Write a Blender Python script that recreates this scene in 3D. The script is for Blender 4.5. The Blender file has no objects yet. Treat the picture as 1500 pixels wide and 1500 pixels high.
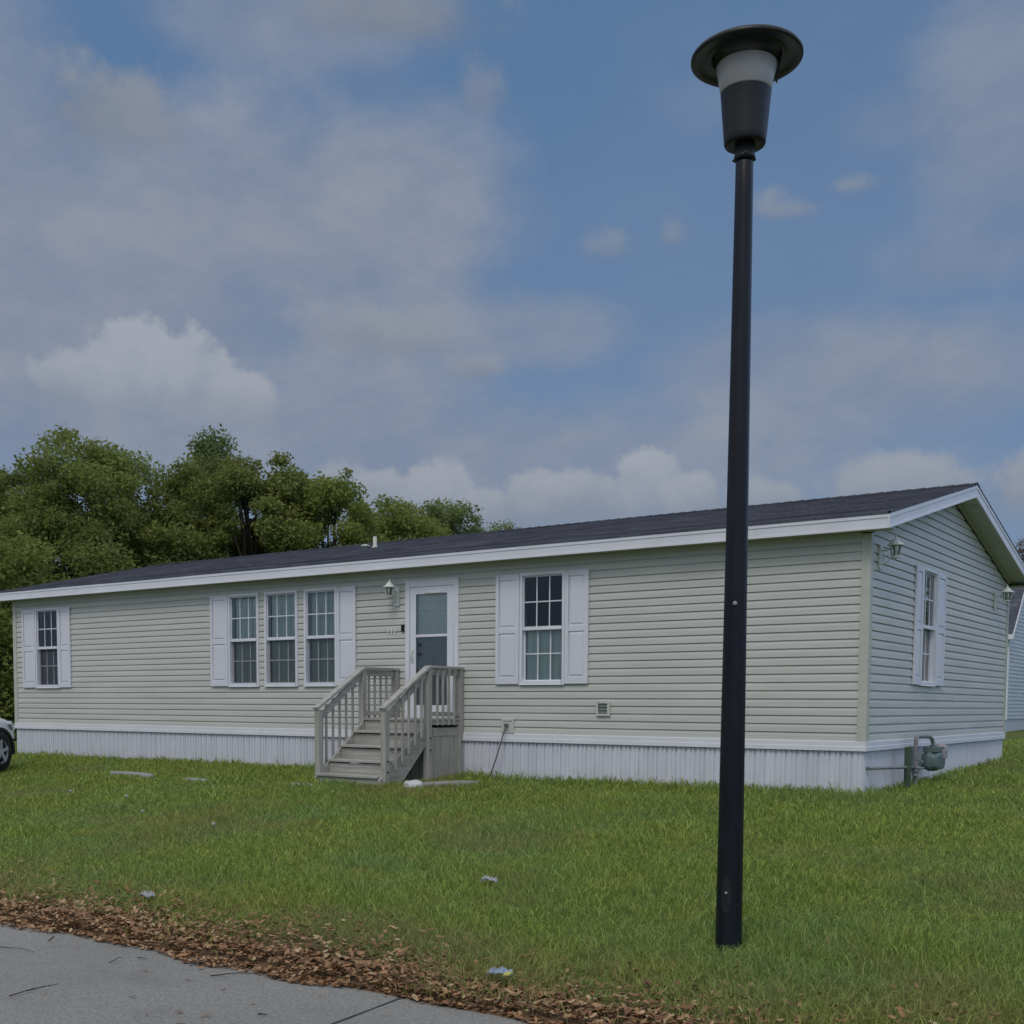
import bpy, bmesh, math, random
import numpy as np
from mathutils import Vector, Matrix, noise as mnoise
R = math.radians
random.seed(7)
scene = bpy.context.scene
COL = scene.collection

# ------------------------------------------------------------------ camera
cam_d = bpy.data.cameras.new("camera")
cam = bpy.data.objects.new("camera", cam_d)
COL.objects.link(cam)
cr_ = Vector((0.81188158, 0.58379779, 0.00533361))
cu_ = Vector((-0.04498758, 0.05345002, 0.99755662))
cf_ = Vector((-0.58208627, 0.81013779, -0.06965873))
m = Matrix.Identity(4)
for i in range(3):
    m[i][0], m[i][1], m[i][2] = cr_[i], cu_[i], -cf_[i]
m[0][3], m[1][3], m[2][3] = 4.4107, -14.0356, 0.5258
cam.matrix_world = m
cam_d.sensor_width = 36
cam_d.lens = 36 * 1718.386 / 1500
cam_d.shift_x = (750 - 698.82) / 1500
cam_d.shift_y = (1152.76 - 750) / 1500
cam_d.clip_start = 0.05
cam_d.clip_end = 3000
scene.camera = cam
CAM = Vector((4.4107, -14.0356, 0.5258))

# ------------------------------------------------------------------ world, sun, exposure
SUN_AZ, SUN_EL = R(163), R(52)       # azimuth clockwise from +y
SKY_STRENGTH = 0.1
w = bpy.data.worlds.new("World"); scene.world = w
w.use_nodes = True
wt = w.node_tree; wt.nodes.clear()
def build_sky(nt):
    N = nt.nodes; L = nt.links
    out = N.new('ShaderNodeOutputWorld'); bg = N.new('ShaderNodeBackground')
    bg.inputs['Strength'].default_value = SKY_STRENGTH
    L.new(bg.outputs[0], out.inputs['Surface'])
    sky = N.new('ShaderNodeTexSky'); sky.sky_type = 'NISHITA'; sky.sun_disc = False
    sky.sun_elevation = SUN_EL; sky.sun_rotation = SUN_AZ
    sky.air_density = 1.0; sky.dust_density = 0.6; sky.ozone_density = 1.5
    tc = N.new('ShaderNodeTexCoord')
    sep = N.new('ShaderNodeSeparateXYZ'); L.new(tc.outputs['Generated'], sep.inputs[0])
    def mth(op, a, b=None, c=None, clamp=False):
        n = N.new('ShaderNodeMath'); n.operation = op; n.use_clamp = clamp
        for i, v in enumerate((a, b, c)):
            if v is None: continue
            if isinstance(v, (int, float)): n.inputs[i].default_value = v
            else: L.new(v, n.inputs[i])
        return n.outputs[0]
    def noise(vec, scale, detail, rough=.55):
        n = N.new('ShaderNodeTexNoise'); n.inputs['Scale'].default_value = scale
        n.inputs['Detail'].default_value = detail; n.inputs['Roughness'].default_value = rough
        L.new(vec, n.inputs['Vector']); return n.outputs['Fac']
    def sstep(v, a, b):
        n = N.new('ShaderNodeMapRange'); n.interpolation_type = 'SMOOTHSTEP'; n.clamp = True
        L.new(v, n.inputs[0]); n.inputs[1].default_value = a; n.inputs[2].default_value = b
        return n.outputs[0]
    def mix(f, a, b):
        n = N.new('ShaderNodeMix'); n.data_type = 'RGBA'
        if isinstance(f, (int, float)): n.inputs[0].default_value = f
        else: L.new(f, n.inputs[0])
        for i, v in ((6, a), (7, b)):
            if isinstance(v, tuple): n.inputs[i].default_value = (*v, 1)
            else: L.new(v, n.inputs[i])
        return n.outputs[2]
    x, y, z = sep.outputs
    az = mth('ARCTAN2', x, y); el = mth('ARCSINE', z)
    comb = N.new('ShaderNodeCombineXYZ'); L.new(az, comb.inputs[0]); L.new(el, comb.inputs[1])
    # cloud deck coordinates (flat layer seen in perspective)
    den = mth('ADD', mth('MAXIMUM', z, 0.0), 0.12)
    deck = N.new('ShaderNodeCombineXYZ')
    L.new(mth('DIVIDE', x, den), deck.inputs[0]); L.new(mth('DIVIDE', y, den), deck.inputs[1])
    n1 = noise(comb.outputs[0], 5.0, 7, .6)
    n2 = noise(comb.outputs[0], 22.0, 10, .64)
    n5 = noise(comb.outputs[0], 60.0, 8, .6)
    n3 = noise(deck.outputs[0], .9, 8, .58)
    n4 = noise(deck.outputs[0], 2.6, 8, .6)
    K = 1.0 / SKY_STRENGTH
    def col(r, g, b): return (r * K, g * K, b * K)
    # slightly desaturated clear sky
    clear = mix(0.75, sky.outputs[0], col(.098, .190, .345))
    horizon = sstep(el, R(26), R(3))
    clear = mix(mth('MULTIPLY', horizon, .55), clear, col(.19, .25, .36))
    # broad soft sheets of thin cloud: (azimuth, elevation, half width, half height, density)
    sheets = [(-53.5, 20.0, 9.5, 5.0, .95), (-45.0, 21.5, 7.5, 4.6, .95), (-39.0, 22.5, 5.5, 3.8, .85), (-50.0, 16.5, 9.0, 4.0, .9),
              (-44.0, 28.8, 6.5, 2.2, .75), (-58.0, 24.5, 5.0, 4.0, .8), (-33.5, 17.2, 5.2, 1.6, .75), (-40.5, 14.5, 5.5, 2.6, .8),
              (-20.5, 14.8, 7.0, 2.8, .75), (-14.0, 14.6, 5.0, 2.4, .72), (-12.5, 24.3, 3.8, 4.6, .66), (-31.0, 11.4, 15.0, 2.8, .82), (-49.0, 12.2, 13.0, 3.0, .88), (-55.5, 16.0, 5.0, 5.0, .9), (-41.0, 18.5, 6.0, 3.5, .85), (-20.0, 20.0, 15.0, 9.0, .13), (-14.0, 19.0, 3.6, 1.4, .5), (-17.0, 24.5, 3.0, 1.2, .35), (-25.0, 26.0, 2.6, 1.2, .2)]
    rotm = N.new('ShaderNodeMapping'); L.new(comb.outputs[0], rotm.inputs['Vector'])
    rotm.inputs['Rotation'].default_value = (0, 0, R(-24)); rotm.inputs['Scale'].default_value = (1, 1.7, 1)
    nst = noise(rotm.outputs[0], 7.0, 9, .62)
    soft_w = mth('ADD', mth('MULTIPLY', mth('SUBTRACT', n1, .5), 1.5), mth('MULTIPLY', mth('SUBTRACT', nst, .5), 2.0))
    keep = None
    for (a0, e0, wa, we, dens) in sheets:
        da = mth('DIVIDE', mth('SUBTRACT', az, R(a0)), R(wa)); de = mth('DIVIDE', mth('SUBTRACT', el, R(e0)), R(we))
        rr = mth('SQRT', mth('ADD', mth('MULTIPLY', da, da), mth('MULTIPLY', de, de)))
        f = mth('MULTIPLY', sstep(mth('ADD', mth('SUBTRACT', 1.0, rr), mth('MULTIPLY', soft_w, .50)), -.38, .62), dens)
        inv = mth('SUBTRACT', 1.0, f)
        keep = inv if keep is None else mth('MULTIPLY', keep, inv)
    veil = mth('SUBTRACT', 1.0, keep)
    veil = mth('MULTIPLY', veil, mth('ADD', .70, mth('MULTIPLY', nst, .48)), clamp=True)
    c = mix(mth('MULTIPLY', veil, .93), clear, mix(sstep(nst, .3, .72), col(.212, .252, .338), col(.285, .318, .382)))
    # wisps and cumulus heads: (azimuth, elevation, half width, half height up, half height down, density, softness, brightness)
    blobs = [
        (-53.0, 25.0, 3.6, 2.4, 2.6, .75, .75, .80),
        (-39.5, 29.2, 6.0, 1.7, 1.6, .6, .9, .74),
        (-35.6, 26.6, 1.4, 1.6, 1.4, .5, .9, .80),
        (-40.6, 17.0, 3.9, 1.7, 1.5, .75, .7, .86),
        (-36.0, 15.6, 1.6, .9, .8, .6, .7, .86),
        (-22.3, 21.8, 1.1, 1.0, .8, .60, 1.0, .88),
        (-21.0, 21.6, 1.5, .6, .6, .60, 1.0, .88),
        (-18.6, 22.3, 1.5, .6, .5, .52, 1.0, .88),
        (-26.7, 21.1, .9, .9, 1.0, .5, 1.0, .86),
        (-29.7, 20.7, 1.6, .7, .8, .42, 1.1, .86),
                (-54.2, 14.1, 2.3, 1.6, 1.3, .93, .34, 1.0),
        (-51.6, 14.6, 2.6, 2.9, 1.7, .97, .26, 1.05),
        (-49.2, 14.6, 2.4, 2.6, 1.7, .97, .26, 1.05),
        (-46.9, 13.7, 2.3, 1.7, 1.4, .95, .34, 1.0),
        (-42.4, 10.2, 2.0, 1.3, 2.5, .85, .5, .93),
        (-40.1, 9.9, 1.7, 1.4, 3.0, .93, .34, .97),
        (-37.6, 9.9, 2.2, 1.9, 3.0, .95, .30, 1.0),
        (-35.4, 9.4, 1.4, 1.2, 3.0, .93, .4, .97),
        (-33.0, 9.9, 1.8, 1.3, 3.0, .95, .34, .97),
        (-30.4, 10.1, 2.2, 1.2, 3.0, .95, .34, 1.0),
        (-27.5, 10.6, 2.0, 1.8, 3.0, .96, .28, 1.04),
        (-25.5, 10.0, 1.7, 1.2, 3.0, .95, .34, 1.0),
        (-22.6, 9.6, 3.2, 1.0, 2.0, .8, .6, .93),
        (-16.4, 9.9, 4.0, 1.6, 3.0, .88, .45, .95),
        (-9.0, 10.0, 4.0, 1.6, 3.0, .9, .5, .93),
    ]
    warp = mth('ADD', mth('ADD', mth('MULTIPLY', mth('SUBTRACT', n2, .5), 1.5), mth('MULTIPLY', mth('SUBTRACT', n1, .5), .6)), mth('MULTIPLY', mth('SUBTRACT', n5, .5), .6))
    for (a0, e0, wa, wu, wd, dens, soft, bri) in blobs:
        da = mth('DIVIDE', mth('SUBTRACT', az, R(a0)), R(wa))
        de0 = mth('SUBTRACT', el, R(e0))
        de = mth('MAXIMUM', mth('DIVIDE', de0, R(wu)), mth('DIVIDE', de0, -R(wd)))
        rr = mth('SQRT', mth('ADD', mth('MULTIPLY', da, da), mth('MULTIPLY', de, de)))
        d = mth('ADD', mth('SUBTRACT', 1.0, rr), mth('MULTIPLY', warp, .75 if soft < .6 else (1.1 if soft < 1.05 else 1.9)))
        f = mth('MULTIPLY', sstep(d, -.05, soft * .9), mth('MULTIPLY', sstep(de0, -R(wd) * 1.0, -R(wd) * .1), dens))
        up = mth('ADD', mth('DIVIDE', de0, R(wu)), mth('MULTIPLY', mth('SUBTRACT', n2, .5), 2.2))
        lite = sstep(up, -1.0, .9)
        c = mix(f, c, mix(lite, col(.228 * bri, .270 * bri, .345 * bri), col(.335 * bri, .364 * bri, .418 * bri)))
    # unseen broken cloud deck overhead and behind the street, added as fill light
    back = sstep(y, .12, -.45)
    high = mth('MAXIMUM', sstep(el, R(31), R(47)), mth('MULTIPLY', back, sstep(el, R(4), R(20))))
    deck_fill = mix(sstep(n3, .35, .68), col(.46, .51, .60), col(.72, .74, .77))
    east_fill = mth('MULTIPLY', mth('MULTIPLY', sstep(x, -.05, .35), sstep(el, R(2), R(10))), .85)  # unseen eastern sky, made brighter and bluer to fill the gable side
    c = mix(east_fill, c, col(.52, .73, 1.15))
    c = mix(high, c, deck_fill)
    # below the horizon the far ground is what there is
    below = sstep(el, R(0), R(-4))
    c = mix(below, c, col(.06, .075, .04))
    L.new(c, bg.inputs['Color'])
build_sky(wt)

sun_d = bpy.data.lights.new("sun", 'SUN'); sun_d.energy = 1.0; sun_d.angle = R(22)
sun_d.color = (1.0, 0.95, 0.86)
sun = bpy.data.objects.new("sun", sun_d); COL.objects.link(sun)
sdir = Vector((math.sin(SUN_AZ) * math.cos(SUN_EL), math.cos(SUN_AZ) * math.cos(SUN_EL), math.sin(SUN_EL)))
sun.rotation_euler = sdir.to_track_quat('Z', 'Y').to_euler()
sun.location = (0, -20, 30)

scene.view_settings.view_transform = 'Standard'
scene.view_settings.look = 'None'
scene.view_settings.exposure = 0.0
scene.view_settings.gamma = 1.0
scene.cycles.max_bounces = 8
scene.cycles.transparent_max_bounces = 12

# ------------------------------------------------------------------ materials
MATS = {}
class NT:
    def __init__(s, name):
        s.m = bpy.data.materials.new(name); s.m.use_nodes = True
        s.t = s.m.node_tree; s.N = s.t.nodes; s.L = s.t.links; s.N.clear()
        s.out = s.N.new('ShaderNodeOutputMaterial')
        s.tc = s.N.new('ShaderNodeTexCoord')
        MATS[name] = s.m
    def put(s, sock, v):
        if isinstance(v, (int, float)): sock.default_value = v
        elif isinstance(v, tuple): sock.default_value = (*v, 1) if len(v) == 3 and len(sock.default_value) == 4 else v
        else: s.L.new(v, sock)
    def math(s, op, a, b=0.0, clamp=False):
        n = s.N.new('ShaderNodeMath'); n.operation = op; n.use_clamp = clamp
        s.put(n.inputs[0], a); s.put(n.inputs[1], b); return n.outputs[0]
    def noise(s, vec, scale, detail=4, rough=.55, out='Fac'):
        n = s.N.new('ShaderNodeTexNoise'); n.inputs['Scale'].default_value = scale
        n.inputs['Detail'].default_value = detail; n.inputs['Roughness'].default_value = rough
        s.L.new(vec, n.inputs['Vector']); return n.outputs[out]
    def map(s, vec, scale=(1, 1, 1), loc=(0, 0, 0), rot=(0, 0, 0)):
        n = s.N.new('ShaderNodeMapping'); n.inputs['Scale'].default_value = scale
        n.inputs['Location'].default_value = loc; n.inputs['Rotation'].default_value = rot
        s.L.new(vec, n.inputs['Vector']); return n.outputs[0]
    def rng(s, v, a, b, c=0.0, d=1.0):
        n = s.N.new('ShaderNodeMapRange'); n.clamp = True; s.L.new(v, n.inputs[0])
        n.inputs[1].default_value, n.inputs[2].default_value = a, b
        n.inputs[3].default_value, n.inputs[4].default_value = c, d; return n.outputs[0]
    def mix(s, f, a, b, blend='MIX'):
        n = s.N.new('ShaderNodeMix'); n.data_type = 'RGBA'; n.blend_type = blend
        s.put(n.inputs[0], f); s.put(n.inputs[6], a); s.put(n.inputs[7], b); return n.outputs[2]
    def bump(s, h, strength=.3, dist=.01):
        n = s.N.new('ShaderNodeBump'); n.inputs['Strength'].default_value = strength
        n.inputs['Distance'].default_value = dist; s.L.new(h, n.inputs['Height']); return n.outputs[0]
    def attr(s, name):
        n = s.N.new('ShaderNodeAttribute'); n.attribute_name = name; return n.outputs['Fac']
    def bsdf(s, color, rough=.6, normal=None, metal=0.0, spec=.5, trans=0.0, coat=0.0):
        b = s.N.new('ShaderNodeBsdfPrincipled')
        s.put(b.inputs['Base Color'], color); s.put(b.inputs['Roughness'], rough)
        b.inputs['Metallic'].default_value = metal; b.inputs['Specular IOR Level'].default_value = spec
        b.inputs['Coat Weight'].default_value = coat
        if normal is not None: s.L.new(normal, b.inputs['Normal'])
        return b.outputs[0]
    def done(s, sh): s.L.new(sh, s.out.inputs['Surface']); return s.m

def painted(name, c, rough=.5, var=.10, dirt=None, scale=3.0, bump=.0, spec=.4):
    t = NT(name); P = t.tc.outputs['Object']
    n = t.noise(P, scale, 6, .6); n2 = t.noise(P, scale * 14, 3)
    lo = tuple(v * (1 - var) for v in c); hi = tuple(min(1, v * (1 + var)) for v in c)
    col = t.mix(t.rng(n, .3, .7), lo, hi)
    if dirt: col = t.mix(t.rng(t.noise(P, scale * 2.3, 8, .7), .55, .8, 0, .45), col, dirt)
    nb = t.bump(n2, bump, .004) if bump else None
    return t.done(t.bsdf(col, t.rng(n2, .2, .8, max(0, rough - .08), rough + .08), nb, spec=spec))

def siding_mat(name, c):
    t = NT(name); P = t.tc.outputs['Object']
    band = t.noise(t.map(P, (.6, .6, 9.8)), 1.0, 2)          # slight plank to plank difference
    blot = t.noise(t.map(P, (.8, .8, 1.6)), 1.2, 6, .65)
    streak = t.noise(t.map(P, (7, 7, .5)), 1.0, 6, .7)
    col = t.mix(t.rng(band, .3, .7), tuple(v * .93 for v in c), tuple(v * 1.05 for v in c))
    col = t.mix(t.rng(blot, .45, .8, 0, .35), col, tuple(v * q for v, q in zip(c, (.86, .86, .80))))
    col = t.mix(t.rng(streak, .6, .85, 0, .28), col, (c[0] * .74, c[1] * .74, c[2] * .68))
    wav = t.noise(t.map(P, (1.3, 1.3, 4.0)), 1.0, 2)
    grain = t.noise(t.map(P, (9, 9, 90)), 1.0, 4)
    h = t.math('ADD', t.math('MULTIPLY', wav, 1.0), t.math('MULTIPLY', grain, .05))
    return t.done(t.bsdf(col, .5, t.bump(h, .35, .02), spec=.35))
siding_mat('siding', (.548, .552, .525))
siding_mat('siding_neighbour', (.50, .56, .62))
siding_mat('corner_post', (.51, .52, .475))
painted('white_trim', (.72, .725, .80), .45, .05, (.52, .53, .50), 1.6)
painted('white_shutter', (.69, .695, .78), .55, .03, None, 2.0, .1)
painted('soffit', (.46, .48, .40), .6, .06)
painted('white_metal', (.66, .68, .66), .45, .08, (.45, .46, .42), 8.0)
painted('outlet_grey', (.55, .57, .53), .5, .06)
painted('vent_grey', (.16, .18, .165), .6, .1)
painted('black_plastic', (.012, .013, .014), .4, .1)
painted('cord_grey', (.12, .13, .15), .6, .1)
painted('dark_interior', (.10, .10, .09), .8, .1)

# skirting: ribbed vinyl with splash dirt at the foot
t = NT('skirting'); P = t.tc.outputs['Object']
sp = t.N.new('ShaderNodeSeparateXYZ'); t.L.new(t.tc.outputs['Object'], sp.inputs[0])
n = t.noise(t.map(P, (5, 5, .8)), 1, 6, .65)
c = t.mix(t.rng(n, .35, .75), (.68, .69, .77), (.57, .58, .66))
n = t.noise(P, 6, 6, .7)
foot = t.math('MULTIPLY', t.rng(n, .45, .7), t.rng(sp.outputs[2], .22, .02))
c = t.mix(t.math('MULTIPLY', foot, .5), c, (.33, .36, .24))
t.done(t.bsdf(c, .5, spec=.35))

# shingles
t = NT('shingle'); P = t.tc.outputs['Object']
br = t.N.new('ShaderNodeTexBrick'); t.L.new(P, br.inputs['Vector'])
br.inputs['Scale'].default_value = 1; br.inputs['Brick Width'].default_value = .33
br.inputs['Row Height'].default_value = .138; br.inputs['Mortar Size'].default_value = .006
br.inputs['Color1'].default_value = (.058, .062, .082, 1); br.inputs['Color2'].default_value = (.115, .122, .155, 1)
br.inputs['Mortar'].default_value = (.03, .032, .04, 1); br.inputs['Bias'].default_value = -.1
c = t.mix(t.rng(t.noise(P, .7, 6, .6), .3, .75, 0, .5), br.outputs['Color'], (.10, .108, .14))
g = t.noise(P, 160, 2)
c = t.mix(t.rng(g, .62, .72, 0, .5), c, (.13, .135, .15))
t.done(t.bsdf(c, .9, t.bump(g, .6, .004), spec=.25))

# weathered wood: grain runs along the longest axis of each board (object space, per-board mapping via 'grain' attribute)
def wood(name, vert):
    t = NT(name); P = t.tc.outputs['Object']
    sc = {'z': (26, 26, 1.6), 'x': (1.6, 26, 26), 'y': (26, 1.6, 26)}[vert]
    n = t.noise(t.map(P, sc), 1, 8, .65); b = t.noise(P, 2.7, 5, .6)
    c = t.mix(t.rng(n, .3, .72), (.225, .217, .198), (.53, .517, .485))
    c = t.mix(t.rng(b, .35, .75, 0, .55), c, (.40, .392, .37))
    g = t.noise(P, 5.5, 6, .7)
    c = t.mix(t.rng(g, .58, .8, 0, .5), c, (.24, .245, .18))
    return t.done(t.bsdf(c, .85, t.bump(n, .5, .004), spec=.2))
wood('wood_z', 'z'); wood('wood_x', 'x'); wood('wood_y', 'y')
painted('knot_black', (.02, .018, .015), .9)

# concrete road
t = NT('concrete'); P = t.tc.outputs['Object']
n = t.noise(P, .6, 8, .62); f = t.noise(P, 55, 6, .75); v = t.N.new('ShaderNodeTexVoronoi')
t.L.new(P, v.inputs['Vector']); v.inputs['Scale'].default_value = 85
c = t.mix(t.rng(n, .3, .7), (.255, .248, .232), (.325, .316, .296))
c = t.mix(t.rng(f, .42, .62, 0, .8), c, (.16, .154, .14))
c = t.mix(t.rng(v.outputs['Distance'], .0, .28, .5, 0), c, (.44, .43, .41))
blot = t.noise(P, 2.2, 6, .7); c = t.mix(t.rng(blot, .55, .8, 0, .5), c, (.14, .138, .128))
t.done(t.bsdf(c, .9, t.bump(f, .9, .008), spec=.25))
painted('joint_tar', (.045, .045, .043), .9, .3, None, 20)

EDGE_Y = -9.17
# lawn soil and thatch
t = NT('lawn_soil'); P = t.tc.outputs['Object']
n = t.noise(P, 7, 8, .7); b = t.noise(P, .45, 5, .6)
c = t.mix(t.rng(n, .3, .75), (.06, .08, .022), (.14, .175, .05))
c = t.mix(t.rng(b, .4, .7, 0, .5), c, (.13, .145, .05))
sp = t.N.new('ShaderNodeSeparateXYZ'); t.L.new(P, sp.inputs[0])
edge = t.rng(t.math('ADD', sp.outputs[1], t.math('MULTIPLY', t.noise(P, 1.6, 5), .6)), EDGE_Y + .45, EDGE_Y + .95, 1, 0)
edge = t.math('MULTIPLY', edge, t.rng(sp.outputs[1], EDGE_Y - 6, EDGE_Y - 5.5))
c = t.mix(edge, c, t.mix(n, (.08, .050, .030), (.19, .125, .075)))
t.done(t.bsdf(c, .95, t.bump(n, .8, .03), spec=.1))

# grass blades
t = NT('grass_blade'); P = t.tc.outputs['Object']; a = t.attr('tint')
b = t.noise(P, .55, 5, .6); b2 = t.noise(P, 1.7, 4, .6)
c = t.mix(t.math('POWER', a, 1.4), (.150, .225, .036), (.540, .640, .150))
c = t.mix(t.rng(b, .44, .66, 0, .75), c, t.mix(a, (.135, .230, .070), (.370, .510, .190)))
c = t.mix(t.rng(b2, .54, .74, 0, .70), c, t.mix(a, (.270, .285, .045), (.560, .555, .140)))
c = t.mix(t.rng(t.attr('dry'), 0, 1), c, (.36, .29, .14))
sh = t.bsdf(c, .55, spec=.3)
tr = t.N.new('ShaderNodeBsdfTranslucent'); t.put(tr.inputs['Color'], c)
ms = t.N.new('ShaderNodeMixShader'); ms.inputs[0].default_value = .5
t.L.new(sh, ms.inputs[1]); t.L.new(tr.outputs[0], ms.inputs[2]); t.done(ms.outputs[0])

# fallen leaves
t = NT('dead_leaf'); a = t.attr('tint'); P = t.tc.outputs['Object']
rp = t.N.new('ShaderNodeValToRGB'); t.L.new(a, rp.inputs[0])
e = rp.color_ramp.elements; e[0].position = 0; e[0].color = (.10, .050, .026, 1); e[1].position = 1; e[1].color = (.52, .42, .25, 1)
for p_, c_ in ((.28, (.25, .125, .060)), (.55, (.39, .225, .115)), (.80, (.50, .335, .185)), (.96, (.60, .46, .27))):
    q = e.new(p_); q.color = (*c_, 1)
n = t.noise(P, 40, 4)
t.done(t.bsdf(t.mix(t.rng(n, .3, .7, 0, .5), rp.outputs[0], (.11, .06, .035)), .7, spec=.3))

def leaf_mat(name, dark, light, warm):
    t = NT(name); a = t.attr('tint'); P = t.tc.outputs['Object']
    c = t.mix(a, dark, light)
    c = t.mix(t.rng(t.noise(P, .35, 3), .45, .68, 0, .6), c, t.mix(a, tuple(v * .75 for v in warm), warm))
    sh = t.bsdf(c, .6, spec=.25)
    tr = t.N.new('ShaderNodeBsdfTranslucent'); t.put(tr.inputs['Color'], c)
    ms = t.N.new('ShaderNodeMixShader'); ms.inputs[0].default_value = .5
    t.L.new(sh, ms.inputs[1]); t.L.new(tr.outputs[0], ms.inputs[2]); return t.done(ms.outputs[0])
leaf_mat('leaf_green', (.112, .152, .038), (.310, .365, .108), (.325, .345, .095))
leaf_mat('leaf_bright', (.128, .174, .040), (.345, .395, .108), (.345, .365, .092))
leaf_mat('leaf_deep', (.105, .156, .054), (.285, .350, .125), (.30, .320, .105))
leaf_mat('leaf_plum', (.12, .092, .09), (.28, .21, .18), (.23, .16, .14))
t = NT('bark'); P = t.tc.outputs['Object']
n = t.noise(t.map(P, (6, 6, 1.2)), 2, 8, .7)
t.done(t.bsdf(t.mix(t.rng(n, .3, .7), (.035, .030, .025), (.125, .11, .095)), .9, t.bump(n, .8, .03), spec=.2))

# lamp post paint, diffuser
t = NT('post_paint'); P = t.tc.outputs['Object']
n = t.noise(t.map(P, (6, 6, 1.0)), 1.5, 7, .65); n2 = t.noise(P, 60, 4)
c = t.mix(t.rng(n, .35, .75), (.006, .0065, .011), (.013, .0145, .023))
c = t.mix(t.rng(t.noise(t.map(P, (30, 30, 4)), 1, 8, .7), .67, .78, 0, .5), c, (.06, .062, .07))
t.done(t.bsdf(c, t.rng(n, .3, .7, .30, .48), t.bump(n2, .12, .002), spec=.28))
painted('post_dark', (.012, .013, .017), .5, .15, (.03, .03, .034), 6.0)
painted('hat_paint', (.010, .012, .014), .38, .2, (.025, .027, .028), 6.0)
t = NT('lamp_diffuser'); P = t.tc.outputs['Object']
n = t.noise(P, 5, 5)
c = t.mix(t.rng(n, .3, .7), (.70, .685, .69), (.78, .765, .77))
sh = t.bsdf(c, .35, spec=.5)
tr = t.N.new('ShaderNodeBsdfTranslucent'); t.put(tr.inputs['Color'], c)
ms = t.N.new('ShaderNodeMixShader'); ms.inputs[0].default_value = .45
t.L.new(sh, ms.inputs[1]); t.L.new(tr.outputs[0], ms.inputs[2]); t.done(ms.outputs[0])

# glass
def glass(name, tint, refl=1.0):
    t = NT(name)
    gl = t.N.new('ShaderNodeBsdfGlossy'); gl.inputs['Roughness'].default_value = .015
    n = t.noise(t.tc.outputs['Object'], 1.4, 2); t.L.new(t.bump(n, .12, .03), gl.inputs['Normal'])
    tp = t.N.new('ShaderNodeBsdfTransparent'); tp.inputs[0].default_value = (*tint, 1)
    fr = t.N.new('ShaderNodeFresnel'); fr.inputs['IOR'].default_value = 1.55
    ms = t.N.new('ShaderNodeMixShader'); t.L.new(t.math('MULTIPLY', fr.outputs[0], 1.7 * refl, True), ms.inputs[0])
    t.L.new(tp.outputs[0], ms.inputs[1]); t.L.new(gl.outputs[0], ms.inputs[2]); return t.done(ms.outputs[0])
glass('window_glass', (.92, .97, .95), 1.05)
glass('lantern_glass', (.75, .78, .76))
t = NT('insect_screen')
df = t.N.new('ShaderNodeBsdfDiffuse'); df.inputs[0].default_value = (.075, .078, .092, 1)
tp = t.N.new('ShaderNodeBsdfTransparent'); ms = t.N.new('ShaderNodeMixShader'); ms.inputs[0].default_value = .48
n = t.noise(t.map(t.tc.outputs['Object'], (9, 9, .2)), 3, 3)
t.L.new(t.rng(n, .3, .7, .28, .42), ms.inputs[0])
t.L.new(tp.outputs[0], ms.inputs[1]); t.L.new(df.outputs[0], ms.inputs[2]); t.done(ms.outputs[0])
def cloth(name, c):
    t = NT(name); P = t.tc.outputs['Object']
    n = t.noise(t.map(P, (14, 14, .5)), 1, 4)
    return t.done(t.bsdf(t.mix(t.rng(n, .3, .7), tuple(v * .7 for v in c), c), .85, spec=.1))
cloth('curtain_sage', (.84, .95, .93)); cloth('curtain_grey', (.50, .51, .57)); cloth('curtain_olive', (.22, .30, .17)); cloth('curtain_white', (.78, .79, .83))
painted('inner_door', (.80, .84, .87), .4, .03)
painted('car_paint', (.68, .70, .74), .22, .02, None, 2, 0, .6)
painted('car_paint_silver', (.62, .66, .62), .3, .02)
painted('tyre_rubber', (.013, .013, .014), .8, .2)
painted('rim_alloy', (.42, .43, .46), .35, .05)
painted('car_trim', (.012, .012, .013), .6, .1)
t = NT('car_glass'); t.done(t.bsdf((.012, .015, .018), .06, spec=.8))
t = NT('headlamp_glass'); t.done(t.bsdf((.35, .37, .41), .1, spec=.8))
painted('meter_green', (.115, .165, .165), .45, .15, (.05, .06, .05), 9, .1)
painted('post_green', (.055, .085, .055), .7, .3, (.12, .12, .09), 7)
painted('pipe_steel', (.20, .205, .215), .5, .2, (.07, .07, .07), 12)
painted('regulator_grey', (.34, .31, .32), .5, .15, (.1, .1, .1), 20)
painted('stone', (.27, .27, .26), .85, .15, (.2, .2, .17), 6, .4)
painted('white_rock', (.50, .51, .53), .8, .1, (.4, .4, .38), 9, .5)
painted('paper_litter', (.36, .37, .38), .7, .1)
painted('wrapper_blue', (.26, .32, .42), .35, .2, (.6, .6, .55), 22)
painted('wrapper_yellow', (.48, .46, .10), .5, .1)
painted('twig_bark', (.05, .043, .04), .9, .3)
painted('dandelion_clock', (.36, .36, .29), .9, .1)
painted('roof_pipe', (.50, .52, .46), .5, .06)
painted('digit_white', (.78, .79, .78), .5, .03)

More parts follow.
